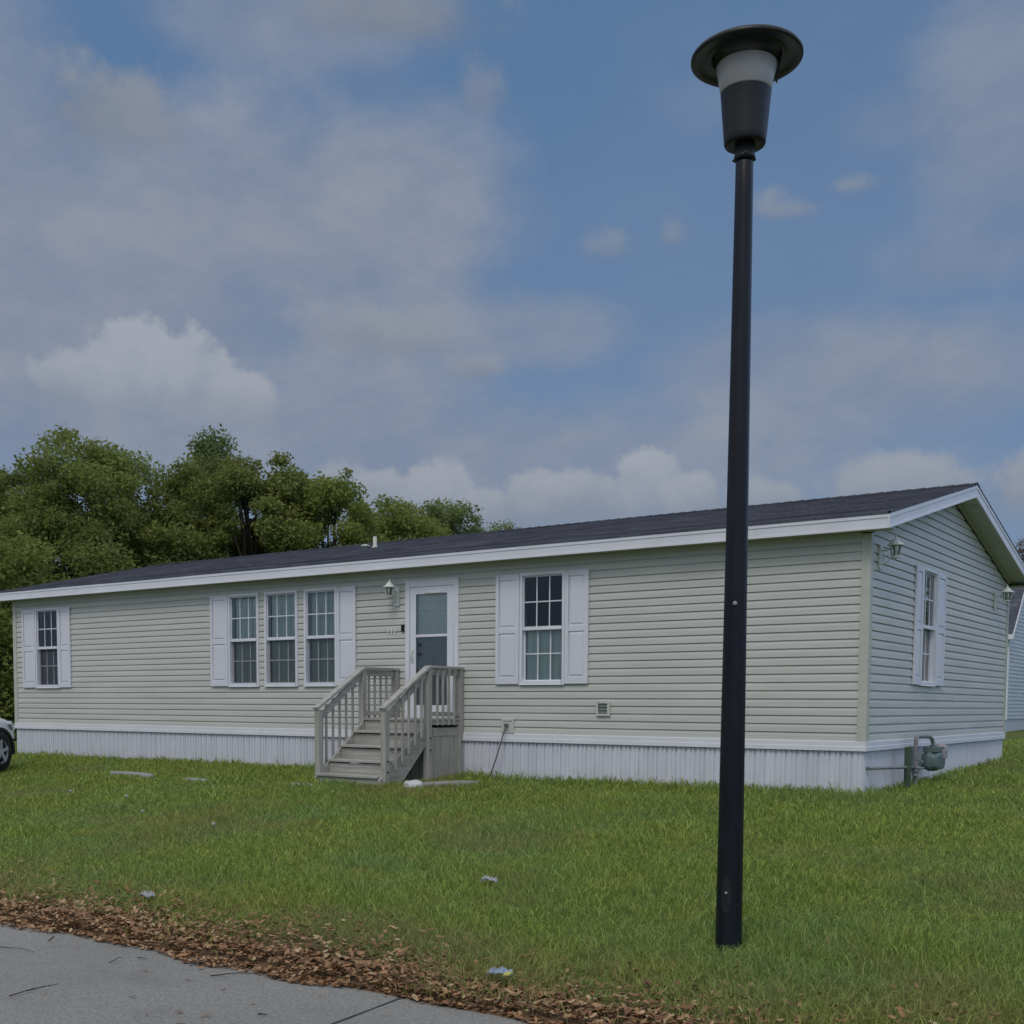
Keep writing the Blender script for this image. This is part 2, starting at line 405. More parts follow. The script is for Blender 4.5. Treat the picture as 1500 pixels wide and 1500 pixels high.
# ------------------------------------------------------------------ mesh helpers
def world_loc(o):
    v = Vector((0, 0, 0))
    while o is not None:
        v += o.location; o = o.parent
    return v
class MB:
    def __init__(s): s.b = bmesh.new(); s.uvl = None
    def quad(s, *p):
        return s.b.faces.new([s.b.verts.new(q) for q in p])
    def box(s, x0, y0, z0, x1, y1, z1):
        v = [s.b.verts.new(p) for p in ((x0, y0, z0), (x1, y0, z0), (x1, y1, z0), (x0, y1, z0), (x0, y0, z1), (x1, y0, z1), (x1, y1, z1), (x0, y1, z1))]
        for f in ((0, 3, 2, 1), (4, 5, 6, 7), (0, 1, 5, 4), (1, 2, 6, 5), (2, 3, 7, 6), (3, 0, 4, 7)):
            s.b.faces.new([v[i] for i in f])
    def hexa(s, a, b):
        """two quads a, b (4 points each, same order) joined into a solid"""
        v = [s.b.verts.new(p) for p in list(a) + list(b)]
        for f in ((3, 2, 1, 0), (4, 5, 6, 7), (0, 1, 5, 4), (1, 2, 6, 5), (2, 3, 7, 6), (3, 0, 4, 7)):
            s.b.faces.new([v[i] for i in f])
    def beam(s, p, q, wdt, hgt, up=(0, 0, 1)):
        p, q = Vector(p), Vector(q); d = (q - p).normalized(); u = Vector(up)
        sd = d.cross(u).normalized() * (wdt / 2); u2 = sd.cross(d).normalized() * (hgt / 2)
        s.hexa([p - sd - u2, p + sd - u2, p + sd + u2, p - sd + u2], [q - sd - u2, q + sd - u2, q + sd + u2, q - sd + u2])
    def tube(s, pts, r, n=10, cap=True, smooth=True):
        pts = [Vector(p) for p in pts]; rs = r if isinstance(r, (list, tuple)) else [r] * len(pts)
        rings = []; prev = None
        for i, p in enumerate(pts):
            d = (pts[min(i + 1, len(pts) - 1)] - pts[max(i - 1, 0)]).normalized()
            if prev is None:
                a = Vector((0, 0, 1)) if abs(d.z) < .9 else Vector((1, 0, 0))
                u = d.cross(a).normalized()
            else:
                u = (prev - d * prev.dot(d)).normalized()
            prev = u; v = d.cross(u)
            rings.append([s.b.verts.new(p + (u * math.cos(2 * math.pi * k / n) + v * math.sin(2 * math.pi * k / n)) * rs[i]) for k in range(n)])
        for a, b in zip(rings, rings[1:]):
            for k in range(n):
                f = s.b.faces.new((a[k], a[(k + 1) % n], b[(k + 1) % n], b[k])); f.smooth = smooth
        if cap:
            s.b.faces.new(rings[0][::-1]); s.b.faces.new(rings[-1])
    def lathe(s, prof, c=(0, 0, 0), n=32, smooth=True, axis='z', squash=1.0, cap=True):
        c = Vector(c); rings = []
        for r, z in prof:
            ring = []
            for k in range(n):
                a = 2 * math.pi * k / n; x, y = r * math.cos(a), r * math.sin(a) * squash
                p = {'z': (x, y, z), 'x': (z, x, y), 'y': (y, z, x)}[axis]
                ring.append(s.b.verts.new(c + Vector(p)))
            rings.append(ring)
        for a, b in zip(rings, rings[1:]):
            for k in range(n):
                f = s.b.faces.new((a[k], a[(k + 1) % n], b[(k + 1) % n], b[k])); f.smooth = smooth
        if cap and prof[0][0] > 1e-5: s.b.faces.new(rings[0][::-1])
        if cap and prof[-1][0] > 1e-5: s.b.faces.new(rings[-1])
    def build(s, name, mat, parent=None, loc=None, recalc=True, bevel=0.0, seg=2):
        bmesh.ops.remove_doubles(s.b, verts=s.b.verts, dist=1e-6)
        if recalc: bmesh.ops.recalc_face_normals(s.b, faces=s.b.faces)
        base = world_loc(parent) if parent is not None else (Vector(loc) if loc is not None else Vector((0, 0, 0)))
        if base.length > 0: bmesh.ops.translate(s.b, verts=s.b.verts, vec=-base)
        me = bpy.data.meshes.new(name); s.b.to_mesh(me); s.b.free()
        me.materials.append(MATS[mat] if isinstance(mat, str) else mat)
        o = bpy.data.objects.new(name, me); COL.objects.link(o)
        if parent is not None: o.parent = parent
        else: o.location = base
        if bevel:
            mo = o.modifiers.new('bevel', 'BEVEL'); mo.width = bevel; mo.segments = seg; mo.limit_method = 'ANGLE'; mo.angle_limit = R(40)
        return o
def empty(name, loc, label, cat, group=None, rz=0):
    o = bpy.data.objects.new(name, None); COL.objects.link(o); o.location = loc; o.rotation_euler = (0, 0, rz)
    o.empty_display_size = .2; o['label'] = label; o['category'] = cat
    if group: o['group'] = group
    return o
def tag(o, label, cat, group=None, kind=None):
    o['label'] = label; o['category'] = cat
    if group: o['group'] = group
    if kind: o['kind'] = kind
    return o
def np_mesh(name, verts, faces_flat, loop_start, loop_total, mat, attrs=None, smooth=False):
    me = bpy.data.meshes.new(name)
    me.vertices.add(len(verts)); me.vertices.foreach_set('co', np.asarray(verts, np.float32).ravel())
    me.loops.add(len(faces_flat)); me.loops.foreach_set('vertex_index', np.asarray(faces_flat, np.int32))
    me.polygons.add(len(loop_start)); me.polygons.foreach_set('loop_start', np.asarray(loop_start, np.int32))
    me.polygons.foreach_set('loop_total', np.asarray(loop_total, np.int32))
    if smooth: me.polygons.foreach_set('use_smooth', np.ones(len(loop_start), bool))
    me.update(calc_edges=True)
    for k, v in (attrs or {}).items():
        a = me.attributes.new(k, 'FLOAT', 'POINT'); a.data.foreach_set('value', np.asarray(v, np.float32))
    me.materials.append(MATS[mat])
    o = bpy.data.objects.new(name, me); COL.objects.link(o); return o

# ------------------------------------------------------------------ ground and road
EDGE = -9.17
ROADZ = -1.05
def sm(a, b, v):
    q = np.clip((v - a) / (b - a), 0, 1); return q * q * (3 - 2 * q)
def gz(x, y):
    x = np.asarray(x, float); y = np.asarray(y, float)
    slope = -1.03 + .505 * np.clip((y - EDGE) / 9.17, 0, 1)
    slope = np.where(y < EDGE, np.maximum(-1.065, -1.03 - (EDGE - y) * .5), slope)
    back = .16 * sm(0, 8, y) * sm(-6, 1, x) + .016 * np.clip(y - 7, 0, 55)
    far = np.where(y < -17, .03 * np.clip(-17 - y, 0, 12), 0)
    und = .018 * np.sin(x * 1.3 + .7) * np.sin(y * 1.1 + 1.9) * sm(EDGE, EDGE + 1.5, y) * sm(-.2, -2, y)
    return slope + back + far + und + .06 * np.exp(-((x + 6.5) ** 2 / 1.6 + (y + 1.9) ** 2 / .6)) * (y < 0)
def ground_mesh():
    xs = np.concatenate([np.array([-900, -400, -200, -120, -80, -60, -45, -35]), np.arange(-28, 14.01, .5), np.array([18, 25, 35, 50, 80, 130, 250, 500, 900])])
    ys = np.concatenate([np.array([-700, -300, -150, -80, -50, -35, -29, -24, -20, -17.2, -16.8]), np.arange(-16, EDGE - .3, 1.0), [EDGE - .1, EDGE - .04, EDGE - .005], np.arange(EDGE + .05, 9, .4), np.arange(9, 30, 2), np.array([34, 40, 48, 62, 80, 120, 200, 400, 900])])
    X, Y = np.meshgrid(xs, ys); Z = gz(X, Y)
    nx, ny = len(xs), len(ys)
    v = np.stack([X, Y, Z], -1).reshape(-1, 3)
    i, j = np.meshgrid(np.arange(nx - 1), np.arange(ny - 1)); a = (j * nx + i).ravel()
    f = np.stack([a, a + 1, a + nx + 1, a + nx], -1).ravel()
    n = len(a)
    o = np_mesh('lawn', v, f, np.arange(n) * 4, np.full(n, 4), 'lawn_soil', smooth=True); o['kind'] = 'structure'
ground_mesh()
def road():
    b = MB(); rnd = random.Random(3)
    xs = [-300, -150, -80, -50, -30] + [-20 + i * .18 for i in range(170)] + [15, 30, 60, 150, 300]
    near = []
    for x in xs:
        j = mnoise.noise(Vector((x * .9, 0, 3))) * .035 + mnoise.noise(Vector((x * 6, 0, 8))) * .012
        near.append((x, EDGE - .01 + j))
    top = [b.b.verts.new((x, y, ROADZ)) for x, y in near]
    far = [b.b.verts.new((x, -16.6, ROADZ)) for x, y in near]
    low = [b.b.verts.new((x, y, ROADZ - .12)) for x, y in near]
    for k in range(len(xs) - 1):
        b.b.faces.new((far[k], far[k + 1], top[k + 1], top[k]))
        b.b.faces.new((top[k], top[k + 1], low[k + 1], low[k]))
    o = b.build('road', 'concrete'); o['kind'] = 'structure'
    b = MB()
    for x0 in (-22.4, -16.7, -11.0, -5.3, .45, 6.1, 11.8):
        pts = []
        for k in range(60):
            y = EDGE - .02 - k * .125
            pts.append((x0 + .012 * mnoise.noise(Vector((x0, y * 3, 1))) - (y - EDGE) * -.115 * 0 + (-(y - EDGE)) * .11, y))
        for (xa, ya), (xb, yb) in zip(pts, pts[1:]):
            wa = .007 + .004 * mnoise.noise(Vector((ya * 5, 2, x0))); 
            b.quad((xa - wa, ya, ROADZ + .004), (xb - wa, yb, ROADZ + .004), (xb + wa, yb, ROADZ + .004), (xa + wa, ya, ROADZ + .004))
    o = b.build('road_joint', 'joint_tar'); o['kind'] = 'structure'
road()

# ------------------------------------------------------------------ the manufactured house
L_, D_, TT, H, GR = 17.296, 7.465, .117, 2.567, .859
OH, ER, EF, FH = .28, .306, 2.5736, .174
SLOPE = GR / (D_ / 2)
house = empty('manufactured_house', (-L_ / 2, D_ / 2, -.5), 'long single storey house with pale green vinyl siding, white shutters and dark shingle roof', 'house')
def front(u, z, n): return (u, -n, z)
def gable(u, z, n): return (n, u, z)
def back(u, z, n): return (u, D_ + n, z)
def left(u, z, n): return (-L_ - n, u, z)
WINZ = (.8234, 2.3912)
# holes: (u0,u1,z0,z1)
HF = [(-16.544, -15.777), (-10.943, -10.209), (-10.063, -9.303), (-9.149, -8.43), (-4.919, -4.171)]
DOOR = (-7.0, -6.02, .20, 2.37)
HG = [(2.189, 2.904)]
def siding(T, u0, u1, holes, peak=False, seed=0):
    b = MB(); n = 24; e = (H - TT) / n; k = 0
    rnd = random.Random(seed)
    prof = [(0.0, .016), (.60, .011), (.84, .003), (1.0, -.005)]
    zmax = H + (GR if peak else 0)
    while TT + k * e < zmax - 1e-4:
        z0 = TT + k * e; z1 = min(z0 + e, zmax)
        def lim(z):
            if z <= H: return u0, u1
            q = (z - H) / SLOPE; return u0 + q, max(u0 + q, u1 - q)
        cuts = [(a, c) for (a, c, za, zb) in holes if za < z0 + e * .5 < zb]
        cuts.sort(); spans = []; cur = None
        edges = [None]
        for (a, c) in cuts: edges += [a, c]
        edges.append(None)
        for i in range(0, len(edges), 2):
            spans.append((edges[i], edges[i + 1]))
        for (a, c) in spans:
            # panel seams: split long strips at staggered overlaps (the upper lap stands 1.5 mm proud)
            def rowpts(z, out):
                l, r = lim(z); ua = l if a is None else a; uc = r if c is None else c
                return ua, uc, out
            rows = []
            for fr, out in prof:
                z = z0 + (z1 - z0) * fr; ua, uc, o = rowpts(z, out); rows.append((ua, uc, z, out))
            m_ = max(1, int((rows[0][1] - rows[0][0]) / .6))
            for (ra, rb) in zip(rows, rows[1:]):
                for q in range(m_):
                    t0, t1 = q / m_, (q + 1) / m_
                    def P(rw, t): 
                        uu = rw[0] + (rw[1] - rw[0]) * t
                        wob = .0028 * mnoise.noise(Vector((uu * .9 + seed * 7, rw[2] * 2.1, seed)))
                        return T(uu, rw[2], rw[3] + wob)
                    b.quad(P(ra, t0), P(ra, t1), P(rb, t1), P(rb, t0))
            for q in range(m_):
                t0, t1 = q / m_, (q + 1) / m_
                ra = rows[0]
                def P2(t, out):
                    uu = ra[0] + (ra[1] - ra[0]) * t
                    wob = .0028 * mnoise.noise(Vector((uu * .9 + seed * 7, ra[2] * 2.1, seed)))
                    return T(uu, ra[2], out + wob)
                b.quad(P2(t0, .016), P2(t1, .016), P2(t1, -.006), P2(t0, -.006))
        k += 1
    return b
pad = .012
hf = [(a + pad, c - pad, WINZ[0] + .01, WINZ[1] - .01) for a, c in HF] + [DOOR]
siding(front, -L_, 0, hf, seed=1).build('front_wall', 'siding', house, recalc=False)
hg = [(a + pad, c - pad, WINZ[0] + .01, WINZ[1] - .01) for a, c in HG]
siding(gable, 0, D_, hg, True, seed=2).build('gable_wall', 'siding', house, recalc=False)
siding(back, -L_, 0, [], seed=3).build('back_wall', 'siding', house, recalc=False)
siding(left, 0, D_, [], True, seed=4).build('gable_wall', 'siding', house, recalc=False)
# inner lining so that no light leaks through laps; rooms are open and dark behind the glass
b = MB()
def inner(T, u0, u1, holes, z1=H):
    us = sorted({u0, u1, *[h[0] for h in holes], *[h[1] for h in holes]})
    for a, c in zip(us, us[1:]):
        zs = [0.0]
        hh = [h for h in holes if h[0] <= a + 1e-5 and h[1] >= c - 1e-5]
        segs = [(0.0, z1)]
        if hh: segs = [(0.0, hh[0][2]), (hh[0][3], z1)]
        for s0, s1 in segs:
            b.hexa([T(a, s0, -.02), T(c, s0, -.02), T(c, s1, -.02), T(a, s1, -.02)], [T(a, s0, -.09), T(c, s0, -.09), T(c, s1, -.09), T(a, s1, -.09)])
inner(front, -L_ + .001, -.001, hf); inner(gable, .02, D_ - .02, hg); inner(back, -L_ + .001, -.001, []); inner(left, .02, D_ - .02, [])
b.box(-L_ + .1, .1, .12, -.1, D_ - .1, .2); b.box(-L_ + .1, .1, 2.5, -.1, D_ - .1, 2.55)
for x in (-13.2, -7.6, -3.0): b.box(x - .05, .12, .2, x + .05, D_ - .12, 2.5)
b.box(-L_ + .1, 3.4, .2, -.1, 3.5, 2.5)
b.build('interior_wall', 'dark_interior', house)

def corner(x, y, sx, sy):
    b = MB(); w_, th = .085, .026
    b.hexa([(x + sx * th, y + sy * th, TT), (x - sx * w_, y + sy * th, TT), (x - sx * w_, y + sy * .0, TT), (x + sx * 0, y + sy * 0, TT)],
           [(x + sx * th, y + sy * th, H - .004), (x - sx * w_, y + sy * th, H - .004), (x - sx * w_, y + sy * .0, H - .004), (x + sx * 0, y + sy * 0, H - .004)])
    b.hexa([(x + sx * th, y + sy * th, TT), (x + sx * th, y - sy * w_, TT), (x + sx * 0, y - sy * w_, TT), (x, y, TT)],
           [(x + sx * th, y + sy * th, H - .004), (x + sx * th, y - sy * w_, H - .004), (x, y - sy * w_, H - .004), (x, y, H - .004)])
    b.build('corner_post', 'corner_post', house)
corner(0, 0, 1, -1); corner(-L_, 0, -1, -1); corner(0, D_, 1, 1); corner(-L_, D_, -1, 1)

# belt trim and skirting
def belt(T, u0, u1):
    b = MB(); e = .03
    pr = [(0.0, .02), (0.0, .034), (.052, .034), (.056, .03), (TT - .006, .03), (TT, .022), (TT, 0.0)]
    n = 24
    for i in range(n):
        a, c = u0 + (u1 - u0) * i / n, u0 + (u1 - u0) * (i + 1) / n
        for (za, oa), (zb, ob) in zip(pr, pr[1:]):
            b.quad(T(a, za, oa), T(c, za, oa), T(c, zb, ob), T(a, zb, ob))
    b.build('belt_trim', 'white_trim', house)
belt(front, -L_ - .034, .034); belt(gable, -.0335, D_ + .0335); belt(back, -L_ - .034, .034); belt(left, -.0335, D_ + .0335)
def skirt(T, u0, u1, z1, seed):
    b = MB(); rnd = random.Random(seed)
    # panel 0.41 m wide, with three flat faces parted by double V grooves
    u = u0; pts = []
    while u < u1 - .01:
        for du, o in ((0, .0), (.006, -.020), (.028, -.020), (.034, .0), (.080, .001), (.086, -.012), (.100, -.012), (.106, .0)):
            if u + du < u1: pts.append((u + du, o + .002 * rnd.random()))
        u += .136
    pts.append((u1, 0))
    for (a, oa), (c, oc) in zip(pts, pts[1:]):
        b.quad(T(a, -.92, oa), T(c, -.92, oc), T(c, z1, oc), T(a, z1, oa))
    b.build('skirting', 'skirting', house)
skirt(front, -L_, .0, .006, 1); skirt(gable, 0, D_, .005, 2); skirt(back, -L_, 0, .006, 3); skirt(left, 0, D_, .005, 4)

# roof
ridge_z = EF + FH + SLOPE * (D_ / 2 + OH)
XL, XR = -L_ - ER, ER
def roof():
    b = MB(); n = 28
    for side in (0, 1):
        def Y(s): return (-OH - .012 + s) if side == 0 else (D_ + OH + .012 - s)
        span = D_ / 2 + OH + .012
        for k in range(n):
            s0, s1 = span * k / n, span * (k + 1) / n
            z0 = EF + FH + SLOPE * (s0 - .012) + .014; z1 = EF + FH + SLOPE * (s1 - .012) + .006
            m_ = 40
            for q in range(m_):
                xa, xb = XL - .012 + (XR - XL + .024) * q / m_, XL - .012 + (XR - XL + .024) * (q + 1) / m_
                def wv(x, s): return .006 * mnoise.noise(Vector((x * .5, s * .6 + side * 9, 4)))
                b.quad((xa, Y(s0), z0 + wv(xa, s0)), (xb, Y(s0), z0 + wv(xb, s0)), (xb, Y(s1), z1 + wv(xb, s1)), (xa, Y(s1), z1 + wv(xa, s1)))
                b.quad((xa, Y(s0), z0 - .03 + wv(xa, s0)), (xb, Y(s0), z0 - .03 + wv(xb, s0)), (xb, Y(s0), z0 + wv(xb, s0)), (xa, Y(s0), z0 + wv(xa, s0)))
    # deck and gable edge of the shingles
    for x0, x1 in ((XL - .012, XL + .02), (XR - .02, XR + .012)):
        a = [(x0, -OH - .012, EF + FH - .012), (x1, -OH - .012, EF + FH - .012), (x1, -OH - .012, EF + FH + .009), (x0, -OH - .012, EF + FH + .009)]
        c = [(x0, D_ / 2, ridge_z - .012), (x1, D_ / 2, ridge_z - .012), (x1, D_ / 2, ridge_z + .009), (x0, D_ / 2, ridge_z + .009)]
        b.hexa(a, c); b.hexa([(p[0], D_ - p[1], p[2]) for p in a], c)
    r = b.build('roof', 'shingle', house, recalc=False)
    b = MB(); x = XL
    while x < XR - .1:
        x1 = min(x + .2, XR + .012)
        b.hexa([(x, D_ / 2 - .15, ridge_z - .022), (x1, D_ / 2 - .15, ridge_z - .022), (x1, D_ / 2, ridge_z + .02), (x, D_ / 2, ridge_z + .012)],
               [(x, D_ / 2 - .15, ridge_z - .012), (x1, D_ / 2 - .15, ridge_z - .006), (x1, D_ / 2, ridge_z + .03), (x, D_ / 2, ridge_z + .02)])
        b.hexa([(x, D_ / 2 + .15, ridge_z - .022), (x1, D_ / 2 + .15, ridge_z - .022), (x1, D_ / 2, ridge_z + .02), (x, D_ / 2, ridge_z + .012)],
               [(x, D_ / 2 + .15, ridge_z - .012), (x1, D_ / 2 + .15, ridge_z - .006), (x1, D_ / 2, ridge_z + .03), (x, D_ / 2, ridge_z + .02)])
        x = x1
    b.build('ridge_cap', 'shingle', r)
    return r
roof_o = roof()
def eaves():
    # eave fascia front and back: board plus a proud upper strip
    for yy, sg in ((-OH, -1), (D_ + OH, 1)):
        b = MB()
        b.box(XL + .0205, min(yy, yy - sg * .02), EF, XR - .0205, max(yy, yy - sg * .02), EF + FH - .004)
        b.box(XL + .002, min(yy, yy + sg * .008), EF + FH * .66, XR - .002, max(yy, yy + sg * .008), EF + FH - .003)
        b.box(XL + .002, min(yy, yy + sg * .005), EF - .006, XR - .002, max(yy, yy + sg * .005), EF + .022)
        b.build('fascia', 'white_trim', house, bevel=.003)
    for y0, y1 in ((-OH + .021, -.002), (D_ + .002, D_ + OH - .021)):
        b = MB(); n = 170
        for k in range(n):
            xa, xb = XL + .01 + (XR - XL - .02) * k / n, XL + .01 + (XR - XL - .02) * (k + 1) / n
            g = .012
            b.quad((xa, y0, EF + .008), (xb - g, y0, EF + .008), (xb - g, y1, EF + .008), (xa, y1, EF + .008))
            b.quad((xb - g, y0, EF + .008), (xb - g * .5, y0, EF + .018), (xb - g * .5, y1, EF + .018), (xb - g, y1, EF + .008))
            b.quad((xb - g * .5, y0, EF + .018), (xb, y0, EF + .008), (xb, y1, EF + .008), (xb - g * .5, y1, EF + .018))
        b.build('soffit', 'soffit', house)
    # rake boards with sloped soffits on both gables
    for xs, sg in ((XR, 1), (XL, -1)):
        for half in (0, 1):
            def Y(y): return y if half == 0 else D_ - y
            ze = EF; zr = EF + SLOPE * (D_ / 2 + OH)
            b = MB()
            def slab(xa, xb, lo, hi, ya=-OH, yb=D_ / 2):
                za, zb = ze + SLOPE * (ya + OH), ze + SLOPE * (yb + OH)
                b.hexa([(xa, Y(ya), za + lo), (xb, Y(ya), za + lo), (xb, Y(ya), za + hi), (xa, Y(ya), za + hi)],
                       [(xa, Y(yb), zb + lo), (xb, Y(yb), zb + lo), (xb, Y(yb), zb + hi), (xa, Y(yb), zb + hi)])
            slab(xs - sg * .02, xs, .0, FH - .006, -OH - .0095)
            slab(xs, xs + sg * .008, FH * .66, FH - .004, -OH - .0105)
            slab(xs, xs + sg * .005, -.006, .022, -OH - .0105)
            b.build('rake_board', 'white_trim', house, bevel=.003)
            b = MB(); n = 27; xw = 0.0 if sg > 0 else -L_
            for k in range(n):
                ya, yb = -OH + .01 + (D_ / 2 + OH - .01) * k / n, -OH + .01 + (D_ / 2 + OH - .01) * (k + 1) / n
                za, zb = ze + SLOPE * (ya + OH) + .012, ze + SLOPE * (yb + OH) + .012
                g = .018; zg = zb - SLOPE * g
                xi = xs - sg * .021
                b.quad((xw + sg * .001, Y(ya), za), (xi, Y(ya), za), (xi, Y(yb - g), zg), (xw + sg * .001, Y(yb - g), zg))
                b.quad((xw + sg * .001, Y(yb - g), zg), (xi, Y(yb - g), zg), (xi, Y(yb - g / 2), zg + .014), (xw + sg * .001, Y(yb - g / 2), zg + .014))
                b.quad((xw + sg * .001, Y(yb - g / 2), zg + .014), (xi, Y(yb - g / 2), zg + .014), (xi, Y(yb), zb), (xw + sg * .001, Y(yb), zb))
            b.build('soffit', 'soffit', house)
        # frieze strip under the sloped soffit
        b = MB()
        for half in (0, 1):
            def Y(y): return y if half == 0 else D_ - y
            xw = 0 if sg > 0 else -L_
            za, zb = EF + SLOPE * OH, EF + SLOPE * (D_ / 2 + OH)
            b.hexa([(xw, Y(0), za - .03), (xw + sg * .03, Y(0), za - .03), (xw + sg * .03, Y(0), za + .008), (xw, Y(0), za + .008)],
                   [(xw, Y(D_ / 2), zb - .03), (xw + sg * .03, Y(D_ / 2), zb - .03), (xw + sg * .03, Y(D_ / 2), zb + .008), (xw, Y(D_ / 2), zb + .008)])
        b.build('frieze_strip', 'corner_post', house)
    b = MB(); b.box(-L_ + .09, -.024, H - .045, -.09, -.002, H + .012); b.build('frieze_strip', 'corner_post', house)
eaves()
# wall plates above the lining close the attic
b = MB()
for y in (0, D_): b.box(-L_, y - .02 if y else .0, H - .02, 0, y if y else .02, EF + FH + SLOPE * OH - .03)
b.build('wall_plate', 'dark_interior', house)

# windows -------------------------------------------------------------------
def tbox(b, T, u0, z0, n0, u1, z1, n1):
    b.hexa([T(u0, z0, n0), T(u1, z0, n0), T(u1, z1, n0), T(u0, z1, n0)], [T(u0, z0, n1), T(u1, z0, n1), T(u1, z1, n1), T(u0, z1, n1)])
def curtain(T, u0, u1, z0, z1, n, mat, win, amp=.018, per=.085, seed=0):
    b = MB(); k = max(8, int((u1 - u0) / .011)); rnd = random.Random(seed)
    ph = rnd.random() * 6
    pts = []
    for i in range(k + 1):
        u = u0 + (u1 - u0) * i / k
        pts.append((u, amp * math.sin(u / per * 2 * math.pi + ph + 1.6 * math.sin(u * 9 + ph))))
    for (a, da), (c, dc) in zip(pts, pts[1:]):
        f = b.quad(T(a, z0, n + da * 1.3), T(c, z0, n + dc * 1.3), T(c, z1, n + dc * .7), T(a, z1, n + da * .7)); f.smooth = True
    b.build('curtain', mat, win)
def window(T, u0, u1, curt, seed, screen=True, dark_upper=False):
    z0, z1 = WINZ; mid = (z0 + z1) / 2 + .01
    win = MB(); f = .042
    # outer frame (thing part: the window itself)
    for (a, c, p, q) in ((u0, u0 + f, z0, z1), (u1 - f, u1, z0, z1), (u0 + f, u1 - f, z1 - f, z1), (u0 + f, u1 - f, z0, z0 + f * 1.1)):
        tbox(win, T, a, p, -.085, c, q, .040)
    tbox(win, T, u0 - .004, z0 - .012, .0, u1 + .004, z0 - .0005, .052)
    w_ = win.build('window', 'white_trim', house, bevel=.004)
    b = MB(); s = .018
    def sash(za, zb, n0, n1):
        for (a, c, p, q) in ((u0 + f, u0 + f + s, za, zb), (u1 - f - s, u1 - f, za, zb), (u0 + f + s, u1 - f - s, zb - s, zb), (u0 + f + s, u1 - f - s, za, za + s)):
            tbox(b, T, a, p, n0, c, q, n1)
    sash(mid + .001, z1 - f - .001, -.020, .012); sash(z0 + f * 1.1 + .001, mid + .028, -.060, -.026)
    tbox(b, T, u0 + f + .001, mid - .032, -.018, u1 - f - .001, mid - .002, .024)
    b.build('sash', 'white_trim', w_, bevel=.003)
    ua, ub = u0 + f + s - .003, u1 - f - s + .003
    for (za, zb, n) in ((mid + s - .003, z1 - f - s + .003, -.004), (z0 + f * 1.1 + s - .003, mid + .01, -.043)):
        b = MB(); b.quad(T(ua, za, n), T(ub, za, n), T(ub, zb, n), T(ua, zb, n)); b.build('pane', 'window_glass', w_, recalc=False)
        b = MB(); g = .0085
        for k in (1, 2):
            u = ua + (ub - ua) * k / 3; tbox(b, T, u - g, za + .003, n + .0015, u + g, zb - .003, n + .008)
        zz = (za + zb) / 2
        for k in range(3):
            p, q = ua + (ub - ua) * k / 3, ua + (ub - ua) * (k + 1) / 3
            tbox(b, T, p + (g + .0005 if k else .003), zz - g, n + .0016, q - (g + .0005 if k < 2 else .003), zz + g, n + .0075)
        b.build('grille', 'white_trim', w_)
    if screen:
        b = MB(); za, zb = z0 + f * 1.1 + .004, mid - .034
        b.quad(T(u0 + f + .002, za, -.012), T(u1 - f - .002, za, -.012), T(u1 - f - .002, zb, -.012), T(u0 + f + .002, zb, -.012))
        b.build('insect_screen', 'insect_screen', w_, recalc=False)
    for q, (a, c, p, r, mt) in enumerate(curt):
        curtain(T, u0 + a, u1 + c, z0 + p, z0 + r, -.098 - .03 * q, mt, w_, seed=seed + q)
    return w_
def shutter(T, u0, u1, win):
    z0, z1 = WINZ[0] + .004, WINZ[1] - .008; b = MB(); st = .062
    mid = z0 + (z1 - z0) * .49
    tbox(b, T, u0, z0, .016, u1, z1, .032)
    for (a, c, p, q) in ((u0, u0 + st, z0, z1), (u1 - st, u1, z0, z1), (u0 + st, u1 - st, z1 - .075, z1), (u0 + st, u1 - st, z0, z0 + .095), (u0 + st, u1 - st, mid - .04, mid + .04)):
        tbox(b, T, a, p, .032, c, q, .046)
    for (p, q) in ((z0 + .095, mid - .04), (mid + .04, z1 - .075)):
        i, j = .014, .034
        o4 = [(u0 + st + i, p + i), (u1 - st - i, p + i), (u1 - st - i, q - i), (u0 + st + i, q - i)]
        i4 = [(u0 + st + j, p + j), (u1 - st - j, p + j), (u1 - st - j, q - j), (u0 + st + j, q - j)]
        b.hexa([T(u, z, .0315) for u, z in o4], [T(u, z, .042) for u, z in i4])
    b.build('shutter', 'white_shutter', win, bevel=.003)
full = 1.56
w1 = window(front, *HF[0], [(.02, -.02, .02, .72, 'curtain_grey')], 1)
shutter(front, -16.986, -16.552, w1); shutter(front, -15.769, -15.405, w1)
w2 = window(front, *HF[1], [(.04, -.01, .0, 1.5, 'curtain_sage')], 2)
shutter(front, -11.392, -10.951, w2)
w3 = window(front, *HF[2], [(.06, .0, .0, 1.52, 'curtain_sage')], 3)
w4 = window(front, *HF[3], [(.05, .0, .0, 1.52, 'curtain_sage')], 4)
shutter(front, -8.422, -8.025, w4)
w5 = window(front, *HF[4], [(.02, -.02, .0, .80, 'curtain_sage')], 5, screen=False)
shutter(front, -5.332, -4.927, w5); shutter(front, -4.163, -3.791, w5)
w6 = window(gable, *HG[0], [(.0, .0, .0, 1.52, 'curtain_olive'), (.45, .05, .0, .7, 'curtain_white')], 6, screen=False)
shutter(gable, 1.865, 2.181, w6); shutter(gable, 2.912, 3.335, w6)

